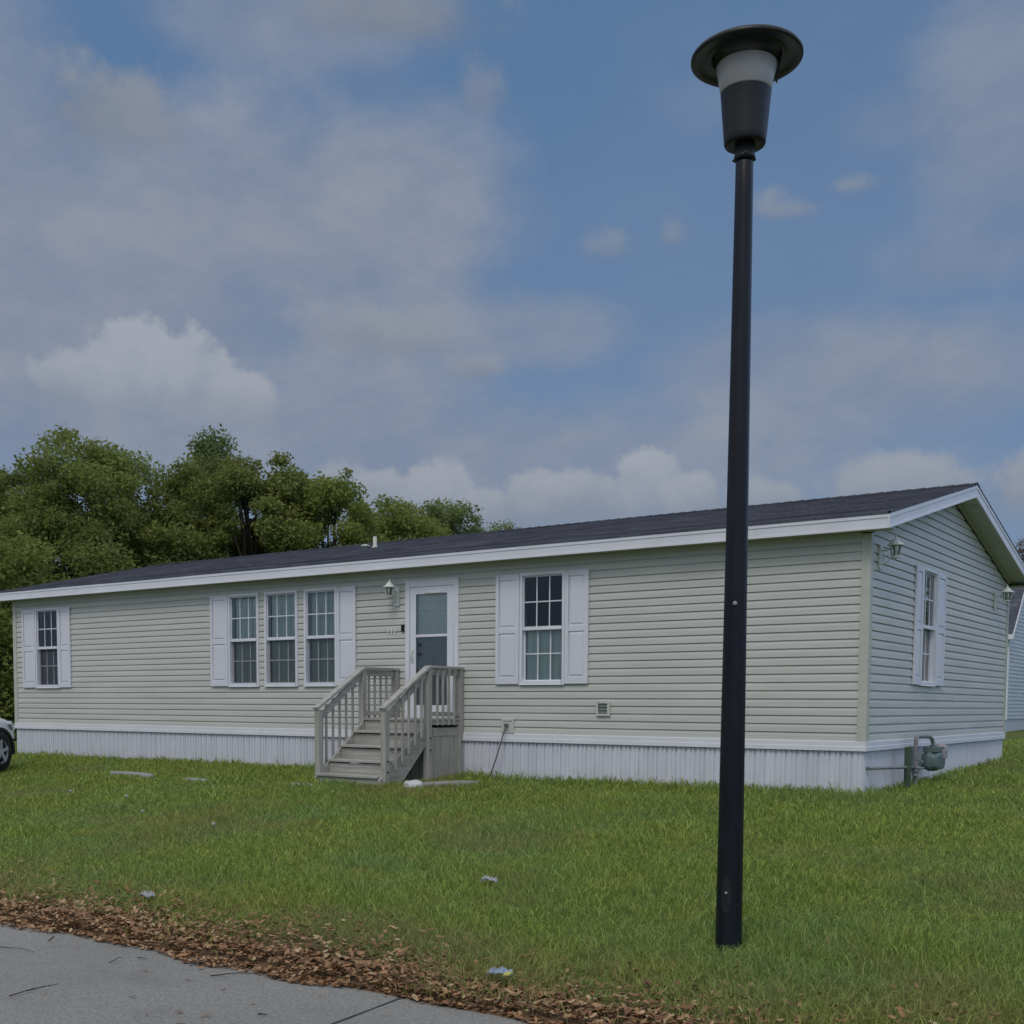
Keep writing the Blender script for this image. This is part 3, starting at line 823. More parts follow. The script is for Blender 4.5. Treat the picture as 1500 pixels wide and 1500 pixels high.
# entrance: storm door over a panelled inner door -----------------------------
def door():
    u0, u1, z0, z1 = -7.015, -6.005, .21, 2.385
    b = MB(); f = .085
    for (a, c, p, q) in ((u0, u0 + f, z0, z1), (u1 - f, u1, z0, z1), (u0 + f, u1 - f, z1 - f, z1), (u0 + f, u1 - f, z0, z0 + .06)):
        tbox(b, front, a, p, -.16, c, q, .040)
    tbox(b, front, u0 - .012, z1 + .001, .0, u1 + .012, z1 + .022, .052)
    dr = b.build('door', 'white_trim', house, bevel=.004); dr['label'] = 'white storm door glazed nearly full height over a panelled inner door'
    # storm leaf
    b = MB(); a0, a1 = u0 + f + .004, u1 - f - .004; ga, gb = -6.815, -6.218
    zz0, zz1 = z0 + .064, z1 - f - .004
    for (a, c, p, q) in ((a0, ga, zz0, zz1), (gb, a1, zz0, zz1), (ga, gb, 2.19, zz1), (ga, gb, zz0, .52), (ga, gb, 1.545, 1.585)):
        tbox(b, front, a, p, .006, c, q, .030)
    sf = b.build('storm_frame', 'white_trim', dr, bevel=.004)
    for (p, q) in ((.52, 1.545), (1.585, 2.19)):
        b = MB(); b.quad(front(ga, p, .016), front(gb, p, .016), front(gb, q, .016), front(ga, q, .016)); b.build('pane', 'window_glass', dr, recalc=False)
    b = MB(); b.quad(front(ga, .52, .012), front(gb, .52, .012), front(gb, 1.545, .012), front(ga, 1.545, .012)); b.build('insect_screen', 'insect_screen', dr, recalc=False)
    # inner door
    b = MB(); tbox(b, front, u0 + f + .001, z0 + .062, -.08, u1 - f - .001, z1 - f - .001, -.024)
    mid = (u0 + u1) / 2
    for (p, q) in ((.36, .92), (1.02, 1.44), (1.54, 1.98), (2.04, 2.22)):
        for (a, c) in ((u0 + f + .13, mid - .05), (mid + .05, u1 - f - .13)):
            i = .028
            o4 = [(a, p), (c, p), (c, q), (a, q)]; i4 = [(a + i, p + i), (c - i, p + i), (c - i, q - i), (a + i, q - i)]
            j = .05
            j4 = [(a + j, p + j), (c - j, p + j), (c - j, q - j), (a + j, q - j)]
            for (A, na), (B, nb) in (((o4, -.0235), (i4, -.0145)), ((i4, -.0145), (j4, -.0235))):
                for k in range(4):
                    k2 = (k + 1) % 4
                    b.quad(front(*A[k], na), front(*A[k2], na), front(*B[k2], nb), front(*B[k], nb))
    idr = b.build('inner_door', 'inner_door', dr)
    for z in (1.29, 1.43):
        b = MB(); b.lathe([(.032, 0), (.034, .012), (.014, .016), (.014, .034), (.028, .044), (.030, .058), (.0, .066)], (0, 0, 0), 16, axis='y')
        for v in b.b.verts: v.co = Vector((v.co.x - 6.77, -(v.co.y) * .5 + .024, v.co.z + z))
        b.build('door_knob', 'black_plastic', dr)
    b = MB(); tbox(b, front, -6.885, 1.16, .030, -6.85, 1.38, .038); b.tube([front(-6.867, 1.19, .036), front(-6.867, 1.2, .07), front(-6.867, 1.33, .075), front(-6.867, 1.35, .036)], .008, 8)
    b.build('door_handle', 'white_metal', dr)
    b = MB(); b.tube([front(-6.62, 2.2, .04), front(-6.3, 2.2, .05)], .014, 10); b.build('door_closer', 'white_metal', dr)
door()
b = MB(); tbox(b, front, -7.092, 1.645, .018, -7.045, 1.745, .045); tbox(b, front, -7.088, 1.70, .045, -7.049, 1.74, .050)
b.build('doorbell', 'black_plastic', house, bevel=.004)
# house number digits
for k in range(3):
    fc = bpy.data.curves.new('digit', 'FONT'); fc.body = '1'; fc.size = .125; fc.extrude = .006; fc.align_x = 'CENTER'; fc.align_y = 'CENTER'
    tmp = bpy.data.objects.new('tmp', fc); COL.objects.link(tmp); bpy.context.view_layer.update()
    me = bpy.data.meshes.new_from_object(tmp.evaluated_get(bpy.context.evaluated_depsgraph_get())); bpy.data.objects.remove(tmp)
    me.materials.clear(); me.materials.append(MATS['digit_white'])
    o = bpy.data.objects.new('house_digit', me); COL.objects.link(o); o.parent = house
    o.location = Vector((-7.36 + .07 * k, -.028, 1.65)) - house.location; o.rotation_euler = (R(90), 0, 0)

# wall lanterns ---------------------------------------------------------------
def lantern(T, u, zl, label=None):
    """plate on the wall, scrolled arm, hanging coach lantern; zl = underside of the little roof"""
    b = MB(); tbox(b, T, u - .05, zl - .27, .014, u + .05, zl + .02, .036)
    b.tube([T(u, zl - .05, .03), T(u, zl - .055, .10), T(u, zl - .02, .15), T(u, zl - .15, .175), T(u, zl - .16, .2)], [.012, .012, .010, .010, .008], 8)
    pts = [T(u, zl - .22, .03)]
    for k in range(15):
        a = -.4 + k * .42; r = .052 * (1 - k * .045); pts.append(T(u, zl - .15 + r * math.sin(a - 1.2), .085 + r * math.cos(a - 1.2)))
    b.tube(pts, .0075, 6)
    root = b.build('wall_lantern', 'white_metal', house, bevel=.003)
    if label: root['label'] = label
    c = Vector(T(u, zl, .2))
    b = MB(); b.lathe([(.100, -.004), (.102, .004), (.058, .038), (.040, .058), (.034, .070), (.015, .078), (.009, .098), (.013, .108), (.0, .125)], c, 12, smooth=False); b.build('lantern_roof', 'white_metal', root)
    b = MB()
    for k in range(6):
        a = 2 * math.pi * k / 6
        b.tube([c + Vector((.068 * math.cos(a), .068 * math.sin(a), -.004)), c + Vector((.046 * math.cos(a), .046 * math.sin(a), -.128))], .007, 5)
    b.lathe([(.052, -.128), (.052, -.14), (.03, -.15), (.0, -.165)], c, 12); b.build('lantern_cage', 'white_metal', root)
    b = MB(); b.lathe([(.060, -.006), (.040, -.127)], c, 6, smooth=False); [b.b.faces.remove(f) for f in list(b.b.faces) if len(f.verts) > 4]; b.build('lantern_glass', 'lantern_glass', root)
lantern(front, -7.19, 2.305)
lantern(gable, .34, 2.45)
lantern(gable, 6.45, 2.385)

# outlet, vent, roof pipes ----------------------------------------------------
b = MB(); tbox(b, front, -5.225, .125, .012, -5.01, .335, .034); tbox(b, front, -5.19, .30, .034, -5.045, .322, .046); tbox(b, front, -5.16, .16, .034, -5.075, .29, .04)
out_o = b.build('electrical_outlet', 'outlet_grey', house, bevel=.003)
b = MB(); tbox(b, front, -5.155, .215, .041, -5.09, .262, .072); b.build('plug', 'cord_grey', out_o, bevel=.006)
b = MB()
for (a, c, p, q) in ((-3.65, -3.615, .385, .585), (-3.475, -3.44, .385, .585), (-3.615, -3.475, .555, .585), (-3.615, -3.475, .385, .412)): tbox(b, front, a, p, .012, c, q, .042)
vn = b.build('dryer_vent', 'outlet_grey', house, bevel=.003)
b = MB()
for k in range(3):
    z = .415 + k * .047
    b.hexa([front(-3.614, z, .034), front(-3.476, z, .034), front(-3.476, z + .045, .020), front(-3.614, z + .045, .020)], [front(-3.614, z, .030), front(-3.476, z, .030), front(-3.476, z + .045, .016), front(-3.614, z + .045, .016)])
b.build('louvre', 'vent_grey', vn)
def on_roof(x, y): return EF + FH + SLOPE * (y + OH)
b = MB(); b.lathe([(.08, -.02), (.042, .03), (.035, .04), (.035, .20), (.028, .20), (.028, .1)], (-9.8, 2.5, on_roof(0, 2.5)), 16); b.build('vent_pipe', 'roof_pipe', house)
b = MB(); b.lathe([(.05, -.03), (.05, .03), (.085, .035), (.08, .06), (.0, .085)], (-10.05, 2.52, on_roof(0, 2.52)), 16); b.build('vent_cap', 'roof_pipe', house)
b = MB(); b.lathe([(.03, -.02), (.03, .13), (.024, .13), (.0, .12)], (-10.05, 5.6, 2 * ridge_z - on_roof(0, 5.6) + .0), 12); b.build('vent_pipe', 'roof_pipe', house)

# ------------------------------------------------------------------ extension cord (plugged in, a thing of its own)
b = MB(); pts = []
P0, P1 = Vector((-5.125, -.07, .225)), Vector((-5.36, -.16, -.56))
for k in range(15):
    q = k / 14; p = P0.lerp(P1, q); p.x += .035 * math.sin(q * 3.0) * (1 if q < .9 else .8); p.y -= .03 * math.sin(q * math.pi); pts.append(p)
b.tube(pts, .010, 6)
tag(b.build('extension_cord', 'cord_grey', loc=tuple(P1)), 'grey power cord hanging from the outlet down the white skirting into the grass', 'cord')

# ------------------------------------------------------------------ porch stairs
def stairs():
    gx = -.545
    st = empty('porch_stairs', (-6.58, -.9, -.58), 'weathered grey wooden steps with landing and railings at the front door', 'steps')
    XA, XB = -7.18, -5.95; YF = -.83; ZD = .33
    bv = .004
    def bx(name, mat, *c, par=st): 
        b = MB(); b.box(*c); return b.build(name, mat, par, bevel=bv)
    # landing boards
    n = 6
    b = MB()
    for k in range(n):
        y0 = YF - .03 + (-.05 - YF + .03) * k / n; y1 = YF - .03 + (-.05 - YF + .03) * (k + 1) / n - .008
        b.box(XA - .03, y0, ZD - .035, XB + .03, y1, ZD)
    b.build('landing', 'wood_x', st, bevel=bv)
    # rim beams of the landing
    b = MB()
    b.box(XA + .09, YF + .002, ZD - .175, XB - .09, YF + .04, ZD - .036)
    b.box(XB - .02, YF + .09, .075, XB + .018, -.06, .195); b.box(XA - .018, YF + .09, .075, XA + .02, -.06, .195)
    b.box(XB - .02, YF + .09, ZD - .09, XB + .018, -.06, ZD - .0365); b.box(XA - .018, YF + .09, ZD - .09, XA + .02, -.06, ZD - .0365)
    b.build('rim_beam', 'wood_y', st, bevel=bv)
    # vertical boards closing the sides under the landing
    for x in (XB, XA):
        b = MB(); y = YF + .05; rnd = random.Random(5)
        while y < -.09:
            y1 = min(y + .135, -.07); b.box(x - .012, y, -.75, x + .010 + .002 * rnd.random(), y1 - .006, .0745); y = y1
        b.build('side_panel', 'wood_z', st, bevel=.002)
    b = MB(); x = XA + .06
    while x < XB - .08:
        x1 = min(x + .138, XB - .055); b.box(x, YF + .046, -.75, x1 - .006, YF + .062, ZD - .18); x = x1
    b.build('front_panel', 'wood_z', st, bevel=.002)
    # steps: (nose y, top z)
    steps = [(-1.08, .148), (-1.35, -.055), (-1.61, -.255), (-1.86, -.45)]
    prev = YF
    for (y, z) in steps:
        b = MB(); d = prev - y
        b.box(XA + .045, y - .032, z - .036, XB - .045, y + (d) * .5 - .018, z); b.box(XA + .045, y + d * .5 - .012, z - .036, XB - .045, prev + .012, z)
        b.build('tread', 'wood_x', st, bevel=.006)
        prev = y
    prevz = ZD - .176 + .0
    ys = [YF - .0] + [s[0] for s in steps]; zs = [ZD] + [s[1] for s in steps]
    for k in range(len(steps)):
        y = ys[k] + (.0 if k else -.002); top = zs[k] - .052 if k else ZD - .18; bot = zs[k + 1] + .002
        if k == 0: top = ZD - .037
        b = MB(); b.box(XA + .05, y + .004, bot, XB - .05, y + .024 - (.026 if k == 0 else 0), top); b.build('riser', 'wood_x', st)
    b = MB(); b.box(XA + .05, steps[-1][0] + .004, -.8, XB - .05, steps[-1][0] + .024, steps[-1][1] - .038); b.build('riser', 'wood_x', st)
    # stringers: sawtooth board under the treads
    for x0, x1 in ((XA + .008, XA + .044), (XB - .044, XB - .008)):
        b = MB()
        A = [(YF + .0, ZD - .04), (-1.88, -.51), (-1.88, -.80), (-1.65, -.80), (YF + .0, ZD - .36)]
        lo = [b.b.verts.new((x0, y, z)) for y, z in A]; hi = [b.b.verts.new((x1, y, z)) for y, z in A]
        b.b.faces.new(lo); b.b.faces.new(hi[::-1])
        for k in range(5): b.b.faces.new((lo[k], hi[k], hi[(k + 1) % 5], lo[(k + 1) % 5]))
        b.build('stringer', 'wood_y', st, bevel=.003)
    for x in (XA, XB):
        sg = -1 if x == XA else 1
        # posts
        RZ = 1.065
        ny = -1.77; nz = .475
        bx('post', 'wood_z', x - .045, YF - .045, -.8, x + .045, YF + .045, RZ - .022)
        bx('post', 'wood_z', x - .045, -.115, -.8 if x == XB else .195, x + .045, -.03, RZ - .022)
        bx('newel', 'wood_z', x - .045, ny - .045, -.85, x + .045, ny + .045, nz - .03)
        # rails
        b = MB(); b.box(x - .055, YF - .0, RZ - .02, x + .055, -.028, RZ + .018); b.build('hand_rail', 'wood_y', st, bevel=.005)
        b = MB(); b.box(x - .02, YF + .046, RZ - .115, x + .018, -.116, RZ - .026); b.build('rail_board', 'wood_y', st, bevel=bv); b = MB(); b.box(x - .02, YF + .046, ZD + .03, x + .018, -.116, ZD + .095); b.build('rail_board', 'wood_y', st, bevel=bv)
        b = MB(); b.beam((x, YF + .0, RZ - .003), (x, ny - .07, nz - .012), .11, .038); b.build('hand_rail', 'wood_y', st, bevel=.005)
        dy = (YF - .05) - (ny + .05); dz = (RZ - .075) - (nz - .10)
        b = MB(); b.beam((x, YF - .047, RZ - .105), (x, ny + .047, nz - .125), .036, .085); b.build('rail_board', 'wood_y', st, bevel=bv)
        # balusters of the landing
        for k in range(4):
            y = YF + .045 + (-.115 - YF - .045) * (k + 1) / 5
            bx('baluster', 'wood_z', x + sg * .0185, y - .015, ZD - .10, x + sg * .0485, y + .015, RZ - .035)
        # balusters of the flight
        for k in range(5):
            q = (k + 1) / 6; y = YF - .045 + (ny + .09 - YF) * q
            zt = RZ - .06 + (nz - .09 - RZ + .06) * ((YF - y) / (YF - ny))
            zb = ZD - .13 + (-.455 - ZD) * ((YF - y) / (YF + 1.86))
            bx('baluster', 'wood_z', x + sg * .0185, y - .015, zb, x + sg * .0485, y + .015, zt)
    # dark bolts
    for (y, z) in ((-1.77, -.40), (-1.77, -.25), (YF, .05), (YF, -.12), (-.07, -.02)):
        b = MB(); b.lathe([(.013, 0), (.013, .012), (.0, .016)], (XB + .045, y, z), 8, axis='x')
        b.build('bolt', 'knot_black', st)
stairs()

# ------------------------------------------------------------------ street lamp
def street_lamp():
    bx_, by_, bz_ = 1.557, -7.448, -.93
    lp = empty('street_lamp', (bx_, by_, bz_), 'tall black post lamp with wide round hat and frosted cone, standing in the grass', 'street lamp')
    c = (bx_, by_, 0)
    b = MB(); zt = 3.655
    prof = []
    for k in range(25):
        q = k / 24; prof.append((.0815 + (.0505 - .0815) * q, bz_ - .3 + (zt - bz_ + .3) * q))
    prof += [(.047, zt + .012), (.038, zt + .018), (.038, zt + .04)]
    b.lathe(prof, c, 40); pole = b.build('pole', 'post_paint', lp)
    # bolt head and hand-hole cover, on the camera-facing side
    toc = Vector((CAM.x - bx_, CAM.y - by_, 0)).normalized()
    def side(dz, ang, r): 
        d = Matrix.Rotation(ang, 3, 'Z') @ toc; return Vector((bx_, by_, dz)) + d * r
    b = MB(); d = Matrix.Rotation(R(-2), 3, 'Z') @ toc
    p = side(1.13, R(-2), .069)
    b.tube([p, p + d * .006, p + d * .010], [.013, .013, .007], 12); b.build('bolt', 'regulator_grey', pole)
    # oval access cover
    b = MB(); segs = 28; ring_o = []; rr = .0795
    for k in range(segs):
        a = 2 * math.pi * k / segs; aa = R(-14) + .030 / rr * math.cos(a); zz = -.60 + .11 * math.sin(a) * (1 if abs(math.sin(a)) < .99 else 1)
        ring_o.append((aa, zz))
    o1 = [b.b.verts.new(side(z, a, rr - .006)) for a, z in ring_o]; o2 = [b.b.verts.new(side(z, a, rr + .003)) for a, z in ring_o]
    for k in range(segs): b.b.faces.new((o1[k], o1[(k + 1) % segs], o2[(k + 1) % segs], o2[k]))
    b.b.faces.new(o2)
    hc = b.build('access_cover', 'post_dark', pole)
    b = MB(); p = side(-.585, R(-14), .081); d = Matrix.Rotation(R(-14), 3, 'Z') @ toc
    b.tube([p, p + d * .006, p + d * .008], [.008, .008, .005], 10); b.build('screw', 'regulator_grey', hc)
    b = MB(); b.lathe([(.040, 3.672), (.0605, 3.674), (.0615, 3.69), (.058, 3.70), (.058, 3.765), (.05, 3.775)], c, 36)
    for k in range(3):
        a = k * 2.1 + 1.0; p = Vector((bx_ + .057 * math.cos(a), by_ + .057 * math.sin(a), 3.69)); b.tube([p, p + Vector((math.cos(a), math.sin(a), 0)) * .018], .007, 6)
    b.build('collar', 'post_dark', lp)
    b = MB(); b.lathe([(.05, 3.768), (.112, 3.755), (.118, 3.765), (.122, 3.80), (.1425, 4.035), (.1435, 4.045), (.138, 4.048)], c, 48); b.build('lamp_housing', 'post_dark', lp)
    b = MB(); b.lathe([(.1395, 4.046), (.1455, 4.055), (.171, 4.195), (.166, 4.20), (.138, 4.06)], c, 48); b.build('diffuser', 'lamp_diffuser', lp)
    b = MB()
    b.lathe([(r_ * .965, z_ - .018) for r_, z_ in [(.0, 4.335), (.10, 4.332), (.20, 4.316), (.27, 4.298), (.316, 4.278), (.327, 4.264), (.327, 4.248), (.318, 4.244), (.285, 4.256), (.232, 4.268), (.224, 4.262), (.205, 4.262), (.198, 4.275), (.185, 4.300), (.0, 4.31)]], c, 64)
    hat = b.build('hat', 'hat_paint', lp)
    b = MB()
    for a in (R(-6), R(62), R(125)):
        b = MB(); d = Matrix.Rotation(a, 3, 'Z') @ Vector((cr_.x, cr_.y, 0)).normalized()
        p = Vector((bx_, by_, 0))
        b.beam(p + d * .192 + Vector((0, 0, 4.268)), p + d * .172 + Vector((0, 0, 4.10)), .022, .008, up=tuple(d))
        b.build('hat_bracket', 'hat_paint', hat)
    b = MB(); b.lathe([(.05, 4.33), (.05, 4.345), (.035, 4.36), (.0, 4.365)], c, 20); b.build('photocell', 'hat_paint', lp)
street_lamp()

# ------------------------------------------------------------------ gas meter
def gas_meter():
    gm = empty('gas_meter', (.2, 1.8, -.53), 'teal gas meter with bent grey pipe on a green post beside the gable wall', 'gas meter')
    b = MB(); b.box(.165, 1.08, -.85, .235, 1.17, .03); b.build('support_post', 'post_green', gm, bevel=.01)
    b = MB(); b.box(.17, 1.185, -.20, .23, 1.215, .035); b.box(.17, 1.24, -.20, .23, 1.27, .035); b.build('bracket', 'meter_green', gm, bevel=.004)
    b = MB(); b.tube([(.0, .11, -.205), (.05, .11, -.205), (.075, .13, -.205), (.19, 1.0, -.225), (.2, 1.44, -.235)], .019, 8); b.build('inlet_pipe', 'pipe_steel', gm)
    b = MB(); y = 1.46
    b.tube([(.2, y + .04, -.8), (.2, y + .02, -.45), (.2, y, -.3), (.2, y, -.1), (.2, y, .08), (.2, y + .02, .135), (.2, y + .08, .152), (.2, 1.95, .145), (.2, 2.08, .14), (.21, 2.18, .11), (.22, 2.22, .04), (.22, 2.22, -.01)], .026, 12); b.build('riser_pipe', 'pipe_steel', gm)
    b = MB(); b.lathe([(.036, -.33), (.036, -.30), (.05, -.295), (.05, -.21), (.036, -.205), (.036, -.16)], (.2, y, 0), 10, smooth=False); b.tube([(.2, y - .05, -.25), (.27, y, -.25), (.27, y + .12, -.25)], .014, 6)
    b.tube([(.2, y, -.37), (.2, y, -.33)], [.03, .04], 8); b.build('valve', 'pipe_steel', gm)
    b = MB(); b.tube([(.2, y, -.19), (.2, 1.85, -.19)], .02, 8); b.tube([(.2, 1.62, -.19), (.2, 1.70, -.19)], .04, 8); b.build('outlet_pipe', 'meter_green', gm)
    # body: two bulged diaphragm drums around a flat case
    cx, cy, cz = .22, 2.24, -.175
    b = MB(); rings = []
    def ring(dx, s, n=40):
        out = []
        for k in range(n):
            a = 2 * math.pi * k / n; ca, sa = math.cos(a), math.sin(a)
            e = .55
            yy = math.copysign(abs(ca) ** e, ca) * .27 * s; zz = math.copysign(abs(sa) ** e, sa) * .135 * s
            out.append(b.b.verts.new((cx + dx, cy + yy, cz - .01 + zz)))
        return out
    sec = [(-.115, .55), (-.105, .80), (-.06, .88), (-.03, .90), (-.028, 1.0), (.028, 1.0), (.03, .90), (.06, .88), (.10, .80), (.112, .55)]
    rs = [ring(*q) for q in sec]
    for p, q in zip(rs, rs[1:]):
        for k in range(40): 
            f = b.b.faces.new((p[k], p[(k + 1) % 40], q[(k + 1) % 40], q[k])); f.smooth = True
    b.b.faces.new(rs[0]); b.b.faces.new(rs[-1][::-1])
    b.box(cx - .09, cy - .20, cz + .11, cx + .09, cy + .20, cz + .175)
    b.build('meter_body', 'meter_green', gm, bevel=.004)
    b = MB(); b.tube([(cx, 2.22, cz + .17), (cx, 2.22, cz + .20)], .045, 10, smooth=False); b.build('union_nut', 'meter_green', gm)
    b = MB(); b.box(cx + .09, cy + .06, cz + .02, cx + .125, cy + .24, cz + .14); b.build('index_box', 'regulator_grey', gm, bevel=.01)
    b = MB(); b.tube([(cx, cy + .2, cz + .14), (cx, cy + .33, cz + .13)], .03, 10); b.lathe([(.04, .30), (.085, .31), (.09, .34), (.09, .37), (.06, .40), (.03, .43), (.0, .435)], (cx, cy, cz + .13), 18, axis='y')
    b.build('regulator', 'regulator_grey', gm)
gas_meter()

# ------------------------------------------------------------------ neighbouring house at the right edge
def neighbour():
    g = -.03
    x1, x0, y0, y1 = -3.3, -11.0, 23.9, 27.9
    nh = empty('neighbour_house', (-7.0, 25.9, g), 'blue grey sided house with steep dark roof partly hidden behind the right gable', 'house')
    ze = 2.80; apex = ze + (y1 - y0) / 2
    def courses(T, u0, u1, peak):
        b = MB(); e = .115; z = g + .22; zt = apex if peak else ze
        while z < zt - 1e-3:
            z1 = min(z + e, zt)
            def lim(q):
                if q <= ze: return u0, u1
                d = q - ze; return u0 + d, max(u0 + d, u1 - d)
            a0, a1 = lim(z); c0, c1 = lim(z1)
            b.quad(T(a0, z, .016), T(a1, z, .016), T(c1, z1, .0), T(c0, z1, .0)); b.quad(T(a0, z, .0), T(a1, z, .0), T(a1, z, .016), T(a0, z, .016)); z = z1
        b.quad(T(u0, g - .5, -.01), T(u1, g - .5, -.01), T(u1, g + .22, -.01), T(u0, g + .22, -.01))
        return b
    courses(lambda u, z, n: (x1 + n, u, z), y0, y1, True).build('gable_wall', 'siding_neighbour', nh, recalc=False)
    courses(lambda u, z, n: (x0 - n, u, z), y0, y1, True).build('gable_wall', 'siding_neighbour', nh, recalc=False)
    courses(lambda u, z, n: (u, y0 - n, z), x0, x1, False).build('front_wall', 'siding_neighbour', nh, recalc=False)
    courses(lambda u, z, n: (u, y1 + n, z), x0, x1, False).build('back_wall', 'siding_neighbour', nh, recalc=False)
    oh, ov = .22, .16; mid = (y0 + y1) / 2
    b = MB()
    for ye in (y0 - oh, y1 + oh):
        zl = ze - oh + .10
        b.hexa([(x0 - ov, ye, zl), (x1 + ov, ye, zl), (x1 + ov, mid, apex + .10), (x0 - ov, mid, apex + .10)], [(x0 - ov, ye, zl + .05), (x1 + ov, ye, zl + .05), (x1 + ov, mid, apex + .15), (x0 - ov, mid, apex + .15)])
    rf = b.build('roof', 'shingle', nh)
    for ye, sg in ((y0 - oh, -1), (y1 + oh, 1)):
        zl = ze - oh + .10
        b = MB(); b.box(x0 - ov, min(ye, ye + sg * .02), zl - .12, x1 + ov, max(ye, ye + sg * .02), zl + .03); b.build('fascia', 'white_trim', rf)
        b = MB(); b.box(x0 - ov, min(ye, ye - sg * oh), zl - .119, x1 + ov, max(ye, ye - sg * oh), zl - .10); b.build('soffit', 'white_trim', rf)
        for xe in (x1 + ov, x0 - ov - .02):
            b = MB(); b.hexa([(xe, ye, zl - .10), (xe + .02, ye, zl - .10), (xe + .02, ye, zl + .04), (xe, ye, zl + .04)], [(xe, mid, apex - .04), (xe + .02, mid, apex - .04), (xe + .02, mid, apex + .14), (xe, mid, apex + .14)]); b.build('rake_board', 'white_trim', rf)
    b = MB()
    for (x, y) in ((x1, y0), (x1, y1)): b.box(x - .02, y - .05, g + .2, x + .03, y + .05, ze - .01)
    b.build('corner_post', 'white_trim', nh)
neighbour()

# ------------------------------------------------------------------ cars
def make_car(name, loc, rz, label, paint, group):
    """hatchback; local +x is forward, origin on the ground below the middle"""
    car = empty(name, (0, 0, 0), label, 'car', group)
    # stations along x: (x, half width, z bottom, z belt, hood/deck top z)
    st = [(-2.10, .60, .42, .86, .90), (-2.04, .74, .32, .92, .98), (-1.85, .84, .25, .95, 1.02), (-1.3, .89, .22, .95, 1.0), (-.6, .90, .21, .94, .98), (.3, .90, .21, .93, .97),
          (.95, .90, .21, .92, .985), (1.35, .88, .22, .90, .96), (1.75, .83, .24, .86, .91), (1.98, .72, .27, .78, .82), (2.09, .58, .33, .66, .70)]
    b = MB(); rings = []
    for (x, hw, zb, zs, zt) in st:
        pr = [(.0, zb), (hw * .86, zb), (hw * .97, zb + .08), (hw, zb + (zs - zb) * .45), (hw * .985, zb + (zs - zb) * .8), (hw * .95, zs), (hw * .82, zt - .02), (hw * .45, zt), (0, zt + .012)]
        full_ = [(x, -y, z) for y, z in pr] + [(x, y, z) for y, z in pr[-2:0:-1]]
        rings.append([b.b.verts.new(p) for p in full_])
    n = len(rings[0])
    for p, q in zip(rings, rings[1:]):
        for k in range(n):
            f = b.b.faces.new((p[k], p[(k + 1) % n], q[(k + 1) % n], q[k])); f.smooth = True
    b.b.faces.new(rings[0]); b.b.faces.new(rings[-1][::-1])
    body = b.build('body', paint, car); sub = body.modifiers.new('sub', 'SUBSURF'); sub.levels = 1; sub.render_levels = 2
    # wheel arches as dark liners, wheels
    for wx in (1.27, -1.28):
        for sg in (-1, 1):
            b = MB(); yo = sg * .905
            arc = []
            for k in range(25):
                a = R(-8) + (math.pi + R(16)) * k / 24; arc.append((math.cos(a), math.sin(a)))
            for (ca, sa), (cb, sb) in zip(arc, arc[1:]):
                for (r0, r1, y0, y1) in ((.365, .415, yo, yo), (.415, .415, yo, yo - sg * .06), (.365, .365, yo, yo - sg * .25)):
                    b.quad((wx + ca * r0, y0, .335 + sa * r0), (wx + ca * r1, y1, .335 + sa * r1), (wx + cb * r1, y1, .335 + sb * r1), (wx + cb * r0, y0, .335 + sb * r0))
            b.b.faces.new([b.b.verts.new((wx + ca * .366, yo - sg * .02, .335 + sa * .366)) for ca, sa in arc])
            b.build('wheel_arch', 'car_trim', car)
            b = MB(); b.lathe([(.20, -.10), (.30, -.105), (.328, -.085), (.335, -.04), (.335, .04), (.328, .085), (.30, .105), (.215, .10), (.20, .06)], (wx, yo - sg * .085, .335), 36, axis='y', cap=False)
            wh = b.build('wheel', 'tyre_rubber', car)
            b = MB(); b.lathe([(.215, -.06), (.222, .004), (.205, .004), (.198, -.03), (.197, -.055)] if sg > 0 else [(.215, .06), (.222, -.004), (.205, -.004), (.198, .03), (.197, .055)], (wx, yo - sg * .085 + sg * .09, .335), 36, axis='y', cap=False)
            for k in range(5):
                a = 2 * math.pi * k / 5 + .3
                p = Vector((wx, yo + sg * .008, .335)); d = Vector((math.cos(a), 0, math.sin(a)))
                b.beam(p + d * .03, p + d * .205, .055, .02, up=(0, 1, 0))
            b.tube([(wx, yo - sg * .01, .335), (wx, yo + sg * .02, .335)], .05, 14)
            b.build('rim', 'rim_alloy', wh)
            b = MB(); b.lathe([(.0, -.004), (.19, -.004), (.19, .004), (.0, .004)], (wx, yo - sg * .06, .335), 24, axis='y'); b.build('brake_disc', 'car_trim', wh)
    # greenhouse
    b = MB(); lowr = [(-1.95, .70), (-1.75, .80), (.9, .84), (1.15, .70)]; top_ = [(-1.55, .52), (-1.35, .60), (.05, .62), (.25, .55)]
    lo = [b.b.verts.new((x, -y, .95)) for x, y in lowr] + [b.b.verts.new((x, y, .95)) for x, y in lowr[::-1]]
    hi = [b.b.verts.new((x, -y, 1.47)) for x, y in top_] + [b.b.verts.new((x, y, 1.47)) for x, y in top_[::-1]]
    for k in range(8): b.b.faces.new((lo[k], lo[(k + 1) % 8], hi[(k + 1) % 8], hi[k]))
    b.b.faces.new(hi); b.build('windows', 'car_glass', car)
    b = MB(); rp = [(-1.62, .50), (-1.38, .625), (.07, .645), (.30, .54)]
    lo = [b.b.verts.new((x, -y, 1.455)) for x, y in rp] + [b.b.verts.new((x, y, 1.455)) for x, y in rp[::-1]]
    hi = [b.b.verts.new((x * .96, -y * .86, 1.525)) for x, y in rp] + [b.b.verts.new((x * .96, y * .86, 1.525)) for x, y in rp[::-1]]
    for k in range(8): b.b.faces.new((lo[k], lo[(k + 1) % 8], hi[(k + 1) % 8], hi[k]))
    b.b.faces.new(hi); b.b.faces.new(lo[::-1])
